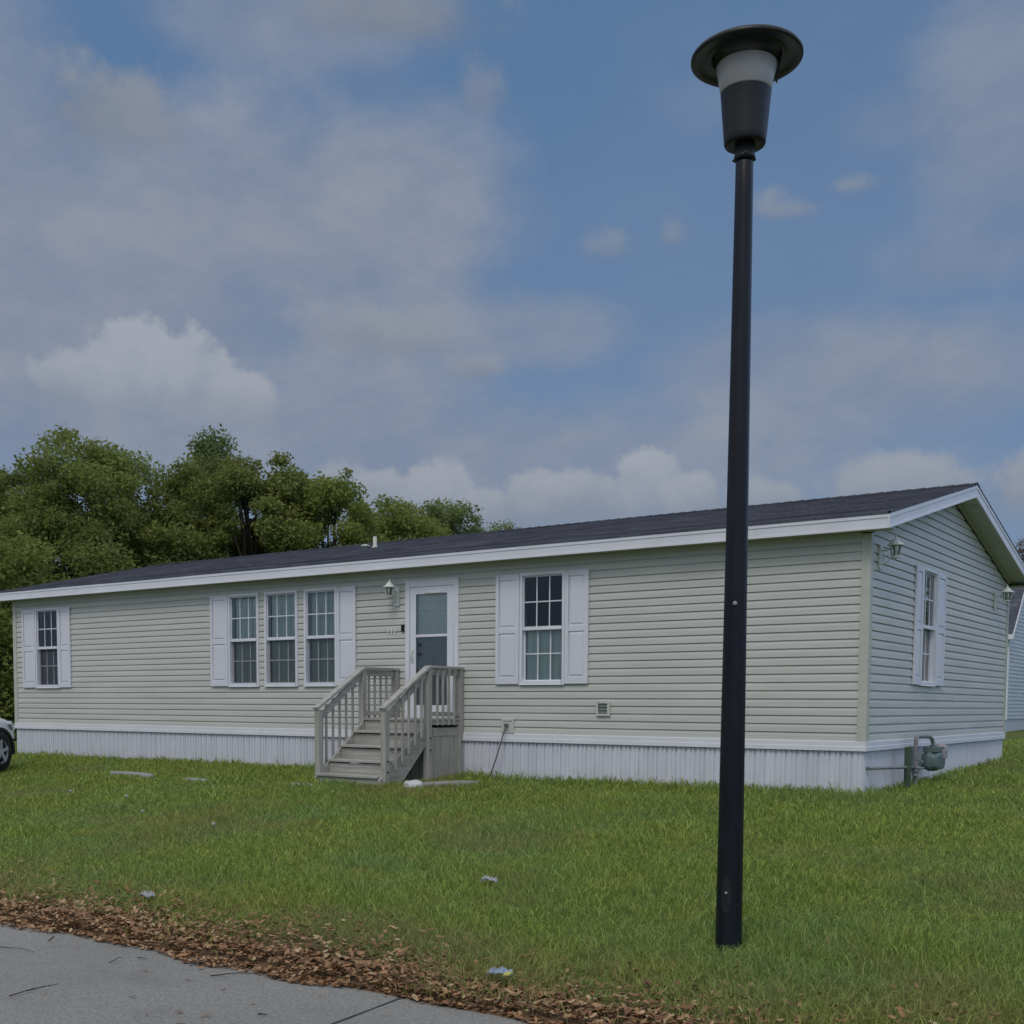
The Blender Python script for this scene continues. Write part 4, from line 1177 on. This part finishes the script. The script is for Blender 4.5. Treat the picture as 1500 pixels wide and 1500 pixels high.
    for sg in (-1, 1):
        b.beam((1.17, sg * .735, .96), (.24, sg * .565, 1.475), .06, .05); b.beam((-.45, sg * .835, .95), (-.5, sg * .635, 1.47), .07, .03, up=(0, 1, 0)); b.beam((-1.85, sg * .78, .95), (-1.46, sg * .58, 1.475), .16, .05, up=(0, 1, 0))
    b.build('roof', paint, car, bevel=.02)
    for sg in (-1, 1):
        b = MB(); pts = [(1.62, .862, .80), (1.72, .845, .71), (2.03, .66, .66), (2.01, .69, .75), (1.75, .80, .85)]
        A = [b.b.verts.new((x, sg * (y + .012), z)) for x, y, z in pts]; B = [b.b.verts.new((x - .02, sg * (y - .06), z)) for x, y, z in pts]
        b.b.faces.new(A); b.b.faces.new(B[::-1])
        for k in range(5): b.b.faces.new((A[k], A[(k + 1) % 5], B[(k + 1) % 5], B[k]))
        b.build('headlight', 'headlamp_glass', car, bevel=.008)
        b = MB(); b.box(1.70, min(sg * .80, sg * .868), .50, 1.80, max(sg * .80, sg * .868), .545); b.build('marker_lamp', 'car_trim', car, bevel=.01)
        b = MB(); b.box(-2.10, min(sg * .5, sg * .78), .70, -1.98, max(sg * .5, sg * .78), .90); b.build('tail_light', 'wrapper_yellow' if False else 'car_trim', car, bevel=.03)
        b = MB(); b.box(.72, min(sg * .86, sg * 1.02), .95, .86, max(sg * .86, sg * 1.02), 1.08); b.build('mirror', paint, car, bevel=.03)
    b = MB(); b.box(2.02, -.5, .30, 2.10, .5, .40); b.box(2.03, -.42, .55, 2.098, .42, .64); b.build('grille', 'car_trim', car, bevel=.02)
    # door seams
    b = MB()
    for x in (.93, -.42, -1.35):
        for sg in (-1, 1): b.box(x - .006, min(sg * .87, sg * .899), .34, x + .006, max(sg * .87, sg * .899), .92)
    b.build('door_seam', 'car_trim', car)
    car.location = loc; car.rotation_euler = (0, 0, rz)
    return car
def place_by_wheel(px, py, ang, wx=1.27, wy=-.905):
    c, s = math.cos(ang), math.sin(ang)
    return (px - (c * wx - s * wy), py - (s * wx + c * wy))
ang = R(114); cxy = place_by_wheel(-13.82, -2.56, ang)
make_car('parked_car', (cxy[0], cxy[1], -.645), ang, 'white car at the left edge, its front wheel and bumper in view on the grass', 'car_paint', 'white cars left of the house')
make_car('parked_car', (-23.6, 10.4, -.52), R(190), 'pale car behind the left corner of the house, only its nose showing', 'car_paint_silver', 'white cars left of the house')

# ------------------------------------------------------------------ trees
def tree(name, base, H_, cz, rx, rz, nclump, nleaf, mat, label, seed, leaf=.09, cr=.95, limbs=11, group=None, trunk_r=.22, squash=.9, lean=(0, 0), hollow=.45, cat='tree', zmin=-.75):
    rng = np.random.default_rng(seed); rnd = random.Random(seed)
    x0, y0, z0 = base
    root = empty(name, base, label, cat, group)
    # clump centres: uneven ellipsoid, biased to the shell
    cl = []
    while len(cl) < nclump:
        v = rng.normal(size=3); v /= np.linalg.norm(v)
        r = rng.uniform(hollow, 1.0) ** .6
        lump = 1 + .24 * mnoise.noise(Vector((v[0] * 1.7 + seed, v[1] * 1.7, v[2] * 1.7))) + .16 * mnoise.noise(Vector((v[0] * 4 + seed, v[1] * 4, v[2] * 4)))
        p = np.array([v[0] * rx, v[1] * rx * squash, v[2] * rz]) * r * lump
        if v[2] < zmin: continue
        cl.append(p + np.array([lean[0], lean[1], cz]))
    nmain = len(cl)
    for q in range(int(nclump * .55)):
        v = rng.normal(size=3); v /= np.linalg.norm(v)
        if v[2] < zmin * .6: continue
        lump = 1 + .24 * mnoise.noise(Vector((v[0] * 1.7 + seed, v[1] * 1.7, v[2] * 1.7)))
        p = np.array([v[0] * rx, v[1] * rx * squash, v[2] * rz]) * rng.uniform(.86, 1.07) * (lump + .16 * mnoise.noise(Vector((v[0] * 4 + seed, v[1] * 4, v[2] * 4))))
        cl.append(p + np.array([lean[0], lean[1], cz]))
    nclump = len(cl)
    cl = np.array(cl)
    b = MB()
    fork = Vector((x0 + lean[0] * .3, y0 + lean[1] * .3, z0 + max(1.5, (cz - rz) * .9 + .4)))
    b.tube([(x0, y0, z0 - .3), (x0, y0, z0 + .25), fork.lerp(Vector((x0, y0, z0 + .3)), .5) + Vector((.08, -.05, 0)), fork], [trunk_r * 1.5, trunk_r * 1.08, trunk_r * .92, trunk_r * .82], 10)
    order = rng.permutation(nmain)[:limbs]
    for i in order:
        tip = Vector((x0, y0, z0)) + Vector(cl[i]); d = tip - fork
        midp = fork + d * .45 + Vector((rnd.uniform(-.4, .4), rnd.uniform(-.4, .4), -.12 * d.length * rnd.random() + .25))
        r0 = trunk_r * rnd.uniform(.38, .6)
        b.tube([fork - Vector((0, 0, .15)), fork + d * .2 + Vector((rnd.uniform(-.15, .15), 0, .15)), midp, fork + d * .75, tip], [r0, r0 * .85, r0 * .6, r0 * .38, .02], 7)
        for q in range(3):
            s = midp.lerp(tip, rnd.uniform(.0, .8)); j = rng.integers(nclump); e2 = Vector((x0, y0, z0)) + Vector(cl[j])
            if (e2 - s).length < rx * .9: b.tube([s, s.lerp(e2, .5) + Vector((0, 0, .1)), e2], [r0 * .36, r0 * .22, .012], 5)
    b.build('trunk', 'bark', root)
    # leaves: small bent two-triangle faces gathered in clumps
    csz = np.where(np.arange(nclump) < nmain, rng.uniform(.5, 1.3, nclump), rng.uniform(.28, .62, nclump)) * cr
    cid = rng.choice(nclump, nleaf, p=(csz ** 2) / np.sum(csz ** 2))
    off = rng.normal(size=(nleaf, 3)); off /= np.linalg.norm(off, axis=1)[:, None]
    rad = rng.uniform(0, 1, nleaf) ** .45 * csz[cid]
    off = off * rad[:, None] * np.array([1, 1, .62])
    c = cl[cid] + off + rng.normal(size=(nleaf, 3)) * .07
    nrm = rng.normal(size=(nleaf, 3)) + np.array([0, 0, .9]) + off * .5; nrm /= np.linalg.norm(nrm, axis=1)[:, None]
    t1 = np.cross(nrm, rng.normal(size=(nleaf, 3))); t1 /= np.linalg.norm(t1, axis=1)[:, None]; t2 = np.cross(nrm, t1)
    s = (.5 + 1.1 * rng.uniform(0, 1, nleaf) ** 1.8)[:, None] * leaf
    P = [c - t1 * s * .75, c - t2 * s * .42 + nrm * s * .14, c + t1 * s * .75, c + t2 * s * .42 + nrm * s * .14]
    V = np.stack(P, 1).reshape(-1, 3)
    idx = np.arange(nleaf) * 4
    F = np.stack([idx, idx + 1, idx + 2, idx, idx + 2, idx + 3], 1).ravel()
    ct = rng.uniform(.0, 1, nclump)
    tint = np.clip(.25 + .42 * ct[cid] + rng.normal(size=nleaf) * .16, 0, 1)
    o = np_mesh('crown', V, F, np.arange(nleaf * 2) * 3, np.full(nleaf * 2, 3), mat, {'tint': np.repeat(tint, 4)})
    o.parent = root
    return root
G_ = 'trees behind the house'
def at(x, y): return (x, y, float(gz(x, y)))
def T_(x, y, top, rx, rz, ncl, nl, mat, label, seed, **k):
    z = float(gz(x, y)); hh = top - z
    tree('oak_tree', (x, y, z), hh, hh - rz * 1.02 - .5 * k.get('cr', .95), rx, rz, ncl, int(nl * 2.7), mat, label, seed, group=G_, **k)
T_(-30.6, 11.2, 9.75, 3.9, 4.6, 150, 52000, 'leaf_green', 'tallest broad oak behind the left end of the house', 1)
T_(-34.6, 9.0, 9.9, 3.2, 4.6, 90, 30000, 'leaf_green', 'big oak at the far left edge of the picture', 2)
T_(-29.4, 14.4, 9.3, 2.6, 4.4, 80, 28000, 'leaf_green', 'dark oak right of the tallest one, merging into its crown', 3)
T_(-31.8, 17.7, 11.2, 1.7, 4.6, 52, 13000, 'leaf_deep', 'narrow taller tree with a loose leafy top left of the open branched oak', 4, cr=.8, zmin=-.1)
T_(-26.9, 16.1, 9.6, 2.2, 2.9, 46, 15500, 'leaf_green', 'open oak with sky showing through its bare lower branches', 5, cr=.72, limbs=22, trunk_r=.24, hollow=.55, zmin=-.12)
T_(-24.9, 17.4, 9.25, 1.9, 2.9, 40, 12500, 'leaf_bright', 'bright green tree with a ragged top right of the open branched oak', 6, cr=.75)
T_(-25.2, 21.9, 8.8, 2.3, 3.2, 60, 21000, 'leaf_bright', 'rounded yellow green tree behind the white roof vent', 7)
T_(-27.6, 27.6, 9.9, 2.7, 3.3, 60, 20000, 'leaf_deep', 'rounded deep green tree right of the roof vent', 8)
T_(-26.4, 31.8, 9.6, 2.2, 2.8, 44, 14000, 'leaf_deep', 'lowest tree of the row, last one on the right before open sky', 9)
T_(-25.4, 4.9, 6.3, 1.9, 3.6, 60, 20000, 'leaf_bright', 'yellow green tree nearest the left edge beside the house corner', 10, trunk_r=.16)
T_(-33.0, 14.2, 6.2, 3.2, 3.6, 60, 18000, 'leaf_deep', 'low dark tree under the tall oaks just above the roof edge', 12)
T_(8.4, 31.0, 9.5, 3.2, 4.2, 70, 9000, 'leaf_green', 'green tree mirrored in the narrow gable window', 21)
z = float(gz(-4.0, 36.0))
tree('plum_tree', (-3.6, 36.2, z), 7.5, 7.6 - z - 2.2, 2.3, 2.3, 46, 11000, 'leaf_plum', 'purple leaved tree behind the roof edge at the far right', 13, cr=.75)

# distant wood that closes the horizon: a mass nobody could count
def woods():
    rng = np.random.default_rng(44); n = 60000
    th = rng.uniform(R(-95), R(85), n); x = np.sin(th); y = np.cos(th)
    d = rng.uniform(88, 105, n)
    h = 6.5 + 2.2 * np.sin(th * 23) + 1.5 * np.sin(th * 61 + 1) + 1.0 * np.sin(th * 140)
    zc = rng.uniform(0, 1, n) ** .8 * h
    c = np.stack([x * d + 0, y * d - 10, zc + .2], -1)
    nrm = rng.normal(size=(n, 3)) + [0, 0, .8]; nrm /= np.linalg.norm(nrm, axis=1)[:, None]
    t1 = np.cross(nrm, rng.normal(size=(n, 3))); t1 /= np.linalg.norm(t1, axis=1)[:, None]; t2 = np.cross(nrm, t1)
    s = rng.uniform(.5, 1.0, n)[:, None]
    V = np.stack([c - t1 * s * .7, c - t2 * s * .45, c + t1 * s * .7, c + t2 * s * .45], 1).reshape(-1, 3)
    F = np.arange(n * 4)
    o = np_mesh('woods', V, F, np.arange(n) * 4, np.full(n, 4), 'leaf_deep', {'tint': np.repeat(rng.uniform(0, .8, n), 4)})
    tag(o, 'far line of dark green woodland along the horizon', 'woods', kind='stuff')
woods()

# ------------------------------------------------------------------ grass
def in_foot(x, y):
    m = (x > -L_ - .02) & (x < .03) & (y > -.02) & (y < D_ + .02)
    m |= (x > -7.28) & (x < -5.89) & (y > -2.02) & (y < 0)
    m |= ((x - 1.557) ** 2 + (y + 7.448) ** 2) < .078 ** 2
    return m
def grass():
    rng = np.random.default_rng(5)
    out = []
    # wedge seen by the camera (with a margin), sampled by distance
    N = 2500000
    d = rng.uniform(0, 1, N); d = 4.2 + (46 - 4.2) * d ** 1.9
    az0 = math.atan2(cf_.x, cf_.y)
    a = az0 + rng.uniform(R(-34), R(50), N)
    x = CAM.x + d * np.sin(a); y = CAM.y + d * np.cos(a)
    keep = (y > EDGE - .02) & (~in_foot(x, y))
    # thin out towards the road where leaves lie
    dist = y - EDGE
    pl = np.clip((dist - .05 + .28 * np.sin(x * 1.1) * .5 + .2 * np.sin(x * 3.1)) / .75, .06, 1)
    keep &= rng.uniform(0, 1, N) < pl
    # density target
    pdf = 1 / ((46 - 4.2) * 1.9 * np.clip((d - 4.2) / (46 - 4.2), 1e-4, 1) ** (.9 / 1.9)) / (R(84) * d)   # samples per m2 / N
    dens = N * pdf
    want = 4200 * np.clip(6.5 / d, 0, 1) ** 1.45
    keep &= rng.uniform(0, 1, N) < want / dens
    # far side of the own house is hidden except to the right
    keep &= ~((y > D_) & (x < -1.5)) | (d < 24)
    x, y, d = x[keep], y[keep], d[keep]; n = len(x)
    z = gz(x, y)
    big = rng.uniform(0, 1, n)
    patch = np.array([mnoise.noise(Vector((px * .8, py * .8, 2.2))) for px, py in zip(x, y)])
    hgt = (.042 + .058 * rng.uniform(0, 1, n) ** 1.3) * (1 + .85 * patch) + (big > .965) * .055
    near_wall = np.exp(-np.abs(np.minimum(np.abs(y), 9)) / .16) * (x < .1) + np.exp(-np.abs(x - .0) / .12) * (y > 0)
    hgt += near_wall * rng.uniform(-.03, .10, n)
    pole = np.exp(-((x - 1.557) ** 2 + (y + 7.448) ** 2) / .03); hgt *= 1 - .6 * np.exp(-((x - 1.557) ** 2 + (y + 7.448) ** 2) / .05); hgt += pole * .02 * rng.uniform(0, 1, n)
    wid = rng.uniform(.0021, .0040, n) * np.clip(d / 7.5, 1, 4.2)
    ang = rng.uniform(0, 2 * np.pi, n); face = rng.uniform(0, 2 * np.pi, n)
    lean = rng.uniform(.25, 1.25, n) * hgt * (1 + (big > .93))
    dx, dy = np.cos(ang), np.sin(ang); wx, wy = np.cos(face) * wid, np.sin(face) * wid
    base = np.stack([x, y, z - .008], -1); W = np.stack([wx, wy, np.zeros(n)], -1)
    mid = base + np.stack([dx * lean * .32, dy * lean * .32, hgt * .62], -1)
    tip = base + np.stack([dx * lean, dy * lean, hgt * .98 - .18 * lean], -1)
    V = np.stack([base - W, base + W, mid + W * .8, mid - W * .8, tip], 1).reshape(-1, 3)
    i = np.arange(n) * 5
    F = np.stack([i, i + 1, i + 2, i + 3, i + 3, i + 2, i + 4], 1).ravel()
    ls = np.stack([np.arange(n) * 7, np.arange(n) * 7 + 4], 1).ravel(); lt = np.tile([4, 3], n)
    tint = rng.uniform(0, 1, n)
    dist = y - EDGE
    dry = np.clip(np.where(rng.uniform(0, 1, n) < .05, .9, 0) + np.clip(1.2 - dist / 1.35, 0, 1) * rng.uniform(0, 1.0, n) * .95, 0, 1)
    pz = np.array([mnoise.noise(Vector((px * .55 + 5, py * .75, 7.7))) + .5 * mnoise.noise(Vector((px * 1.9, py * 1.9, 3.1))) for px, py in zip(x, y)])
    dry = np.clip(dry + np.clip((pz - .12) * 1.5, 0, .55) * rng.uniform(.2, 1, n) + .8 * np.exp(-((x + 5.75) ** 2 + (y + .85) ** 2) / .12) * rng.uniform(.3, 1, n), 0, 1)
    o = np_mesh('grass', V, F, ls, lt, 'grass_blade', {'tint': np.repeat(tint, 5), 'dry': np.repeat(dry, 5)})
    tag(o, 'shaggy green lawn grass between the road and the house', 'grass', kind='stuff')
    print('grass blades', n)
grass()

# ------------------------------------------------------------------ leaf litter along the road edge
def litter():
    rng = np.random.default_rng(9); n = 26000
    x = rng.uniform(-9, 5.2, n)
    # a drift hugging the pavement edge, ragged on the lawn side
    u = rng.uniform(0, 1, n)
    off = np.where(u < .62, rng.uniform(-.13, .30, n), np.abs(rng.normal(size=n)) * .38 + .18)
    loose = rng.uniform(0, 1, n) < .0035
    off = np.where(off < 0, off * (1 - .30 * np.clip((x + 1.2) / 1.6, 0, 1)), off)
    off = np.where(loose, -rng.uniform(.05, 1.2, n), off)
    y = EDGE + off + .05 * np.sin(x * 2.3) + .03 * np.sin(x * 7.1)
    thin = np.clip(1.1 - np.clip(x - 1.0, 0, 9) * .28, .25, 1)
    keep = rng.uniform(0, 1, n) < thin
    x, y = x[keep], y[keep]; n = len(x)
    on_road = y < EDGE
    pile = .035 * np.exp(-((y - EDGE - .16) / .2) ** 2)
    z = np.where(on_road, ROADZ + .006, np.maximum(gz(x, y), ROADZ) + .012) + pile * rng.uniform(0, 1, n) + (y > EDGE + .35) * rng.uniform(-.004, .028, n)
    L = .011 + .021 * rng.uniform(0, 1, n) ** 1.5; Wd = L * rng.uniform(.32, .62, n)
    yaw = rng.uniform(0, 2 * np.pi, n); tl = rng.normal(size=n) * .27; rl = rng.normal(size=n) * .33
    c, s = np.cos(yaw), np.sin(yaw)
    ax = np.stack([c * np.cos(tl), s * np.cos(tl), np.sin(tl)], -1)
    bx = np.stack([-s * np.cos(rl), c * np.cos(rl), np.sin(rl)], -1)
    nr = np.cross(ax, bx); nr /= np.linalg.norm(nr, axis=1)[:, None]
    cen = np.stack([x, y, z + np.abs(np.sin(tl)) * L * .5 + np.abs(np.sin(rl)) * Wd * .5], -1)
    curl = rng.uniform(.05, .55, n)[:, None]
    Lc, Wc = L[:, None], Wd[:, None]
    # lobed outline: 4 stations along the midrib, each with left, rib and right points
    rows = []
    for t_, wv in ((-1.0, .12), (-.45, .95), (-.05, .62), (.45, 1.0), (1.0, .08)):
        rib = cen + ax * Lc * t_ - nr * Lc * curl * .35 * t_ * t_ * 0 + nr * Lc * curl * .5 * (t_ * t_ - .4)
        up = nr * Wc * curl * .9 * wv
        rows += [rib - bx * Wc * wv + up, rib, rib + bx * Wc * wv + up]
    V = np.stack(rows, 1).reshape(-1, 3); k = 15; i = np.arange(n) * k
    fs = []
    for r in range(4):
        for q in (0, 1):
            a = r * 3 + q; fs.append(np.stack([i + a, i + a + 1, i + a + 4, i + a + 3], 1))
    F = np.stack(fs, 1).reshape(-1)
    tint = np.clip(rng.beta(1.7, 2.0, n) * .97 + (rng.uniform(0, 1, n) < .02) * .5, 0, 1)
    o = np_mesh('leaf_litter', V, F, np.arange(n * 8) * 4, np.full(n * 8, 4), 'dead_leaf', {'tint': np.repeat(tint, k)}, smooth=True)
    tag(o, 'drift of dry brown fallen leaves along the edge of the road', 'fallen leaves', kind='stuff')
litter()

# ------------------------------------------------------------------ small things on the ground
def twig(pts, r, label, fork=None):
    b = MB(); z = ROADZ + .008
    P = [Vector((x, y, z + .006 * (k % 2))) for k, (x, y) in enumerate(pts)]
    Q = []
    for p, q in zip(P, P[1:]):
        for k in range(3): Q.append(p.lerp(q, k / 3) + Vector((random.uniform(-.006, .006), random.uniform(-.006, .006), random.uniform(0, .006))))
    Q.append(P[-1])
    b.tube(Q, [r * .62 * (1 - .6 * k / (len(Q) - 1)) for k in range(len(Q))], 6)
    if fork:
        p = P[len(P) // 2]; b.tube([p, p.lerp(Vector((*fork, z + .02)), .5) + Vector((.01, 0, .01)), Vector((*fork, z + .03))], [r * .7, r * .5, r * .3], 5)
    tag(b.build('twig', 'twig_bark', loc=(pts[0][0], pts[0][1], ROADZ)), label, 'twig', 'twigs fallen on the road')
twig([(-1.214, -10.473), (-1.24, -10.36), (-1.258, -10.279)], .006, 'forked dark twig on the road at the bottom left corner', (-1.15, -10.22))
twig([(-2.40, -9.784), (-2.26, -9.74), (-2.12, -9.726)], .005, 'thin straight twig on the road at the left edge of the picture')
twig([(-1.485, -9.638), (-1.51, -9.56), (-1.529, -9.504)], .005, 'short bent twig on the road left of the forked leaf drift twig', None)
twig([(-1.456, -9.449), (-1.366, -9.453)], .006, 'short dark stub of a twig lying close beside the leaf drift', None)
twig([(-.726, -9.513), (-.65, -9.42), (-.589, -9.323)], .007, 'longest straight twig on the road just below the leaf drift')
twig([(-1.019, -9.403), (-1.012, -9.34), (-1.009, -9.279)], .006, 'twig with an upright side shoot touching the leaf drift', (-.95, -9.33))
twig([(.11, -9.928), (.162, -9.922)], .008, 'stubby dark twig on the bare road left of the slab joint')
twig([(-2.558, -9.341), (-2.459, -9.266)], .006, 'curved twig at the upper left end of the leaf drift')

def rock(name, c, sx, sy, sz, mat, label, cat, seed, group=None, rz=0, blocky=False):
    b = MB(); bmesh.ops.create_icosphere(b.b, subdivisions=3, radius=1)
    for v in b.b.verts:
        p = v.co.copy(); k = 1 + .28 * mnoise.noise(p * 1.6 + Vector((seed, 0, 0))) + .12 * mnoise.noise(p * 4 + Vector((0, seed, 0)))
        if blocky: p = Vector([math.copysign(min(abs(q) ** .45, 1), q) for q in p]); k = 1 + .06 * mnoise.noise(p * 3 + Vector((seed, 0, 0)))
        q = Vector((p.x * sx * k, p.y * sy * k, p.z * sz * k)); q.rotate(Matrix.Rotation(rz, 3, 'Z').to_quaternion()); v.co = q + Vector(c)
    for f in b.b.faces: f.smooth = True
    return tag(b.build(name, mat, loc=c), label, cat, group)
def gy(x, y, dz=0): return (x, y, float(gz(x, y)) + dz)
rock('edging_stone', gy(-10.9, -2.14, .015), .56, .10, .06, 'stone', 'long flat concrete edging piece sunk in the lawn left of the steps', 'edging stone', 2, 'edging stones in the lawn', R(-5), True)
rock('edging_stone', gy(-9.3, -2.2, .012), .27, .07, .05, 'stone', 'short flat concrete edging piece in the lawn nearer the steps', 'edging stone', 5, 'edging stones in the lawn', R(-4), True)
rock('edging_stone', gy(-7.0, -2.3, .0), .22, .05, .04, 'stone', 'small mossy concrete piece just left of the steps', 'edging stone', 8, 'edging stones in the lawn', R(4), True)
rock('white_stone', gy(-5.45, -1.78, .035), .17, .12, .075, 'white_rock', 'rough white stone in the grass right of the bottom step', 'stone', 3)
rock('paving_slab', gy(-5.22, -1.25, .02), .12, .45, .05, 'stone', 'grey paving slab edge beside the steps under the landing', 'paving slab', 6, None, R(-24), True)
def crumple(name, c, L, W, h, mat, label, cat, seed, rz=0, extra=None):
    b = MB(); n = 12; rnd = random.Random(seed); g = {}
    for i in range(n + 1):
        for j in range(n + 1):
            u, v = i / n - .5, j / n - .5
            z_ = h * (.35 + .9 * abs(mnoise.noise(Vector((u * 4 + seed, v * 4, 0)))) + .5 * mnoise.noise(Vector((u * 9, v * 9, seed)))) * (1 - (2 * abs(u)) ** 4 * .7)
            p = Vector((u * L + .02 * L * mnoise.noise(Vector((v * 6, u * 6, seed))), v * W, z_)); p.rotate(Matrix.Rotation(rz, 3, 'Z').to_quaternion())
            g[i, j] = (b.b.verts.new(p + Vector(c)), b.b.verts.new(p + Vector(c) + Vector((0, 0, -.004))))
    for i in range(n):
        for j in range(n):
            b.b.faces.new((g[i, j][0], g[i + 1, j][0], g[i + 1, j + 1][0], g[i, j + 1][0])); b.b.faces.new((g[i, j + 1][1], g[i + 1, j + 1][1], g[i + 1, j][1], g[i, j][1]))
    for i in range(n):
        for (a, c_) in (((i, 0), (i + 1, 0)), ((i + 1, n), (i, n)), ((0, i + 1), (0, i)), ((n, i), (n, i + 1))):
            b.b.faces.new((g[a][0], g[a][1], g[c_][1], g[c_][0]))
    return tag(b.build(name, mat, loc=c), label, cat)
crumple('paper_scrap', gy(-2.77, -8.33, .045), .10, .08, .05, 'paper_litter', 'crumpled grey paper scrap in the grass above the leaf drift at the left', 'paper scrap', 4)
crumple('paper_scrap', gy(-.78, -6.65, .055), .13, .07, .05, 'paper_litter', 'torn white paper scrap lying in the middle of the lawn', 'paper scrap', 7, R(20))
wr = crumple('wrapper', gy(.83, -8.83, .075), .13, .075, .04, 'wrapper_blue', 'crushed pale blue wrapper lying among the brown leaves by the road', 'wrapper', 11, R(10))
b = MB(); c = Vector(gy(.885, -8.86, .085)); b.hexa([c + Vector(p) for p in ((0, -.02, 0), (.04, -.02, .005), (.035, .02, .012), (0, .02, .01))], [c + Vector(p) for p in ((0, -.02, .006), (.04, -.02, .011), (.035, .02, .018), (0, .02, .016))]); b.build('wrapper_end', 'wrapper_yellow', wr)
for k, (x, y, lb) in enumerate(((-9.2, -4.47, 'pale dandelion clock furthest left in the lawn'), (-7.95, -4.52, 'pale dandelion clock right of the leftmost one'), (-6.6, -5.34, 'small dandelion clock in front of the other left ones'), (-4.86, -5.82, 'pale dandelion clock alone in the lawn left of the lamp post'))):
    zz = float(gz(x, y)); root = empty('dandelion', (x, y, zz), lb, 'dandelion', 'dandelion clocks in the lawn')
    b = MB(); b.tube([(x, y, zz), (x + .01, y, zz + .06), (x + .015, y, zz + .105)], .003, 5); b.build('stem', 'grass_blade', root)
    b = MB(); bmesh.ops.create_icosphere(b.b, subdivisions=2, radius=.022)
    for v in b.b.verts: v.co = v.co * random.uniform(.75, 1.1) + Vector((x + .015, y, zz + .118))
    b.build('flower_head', 'dandelion_clock', root)
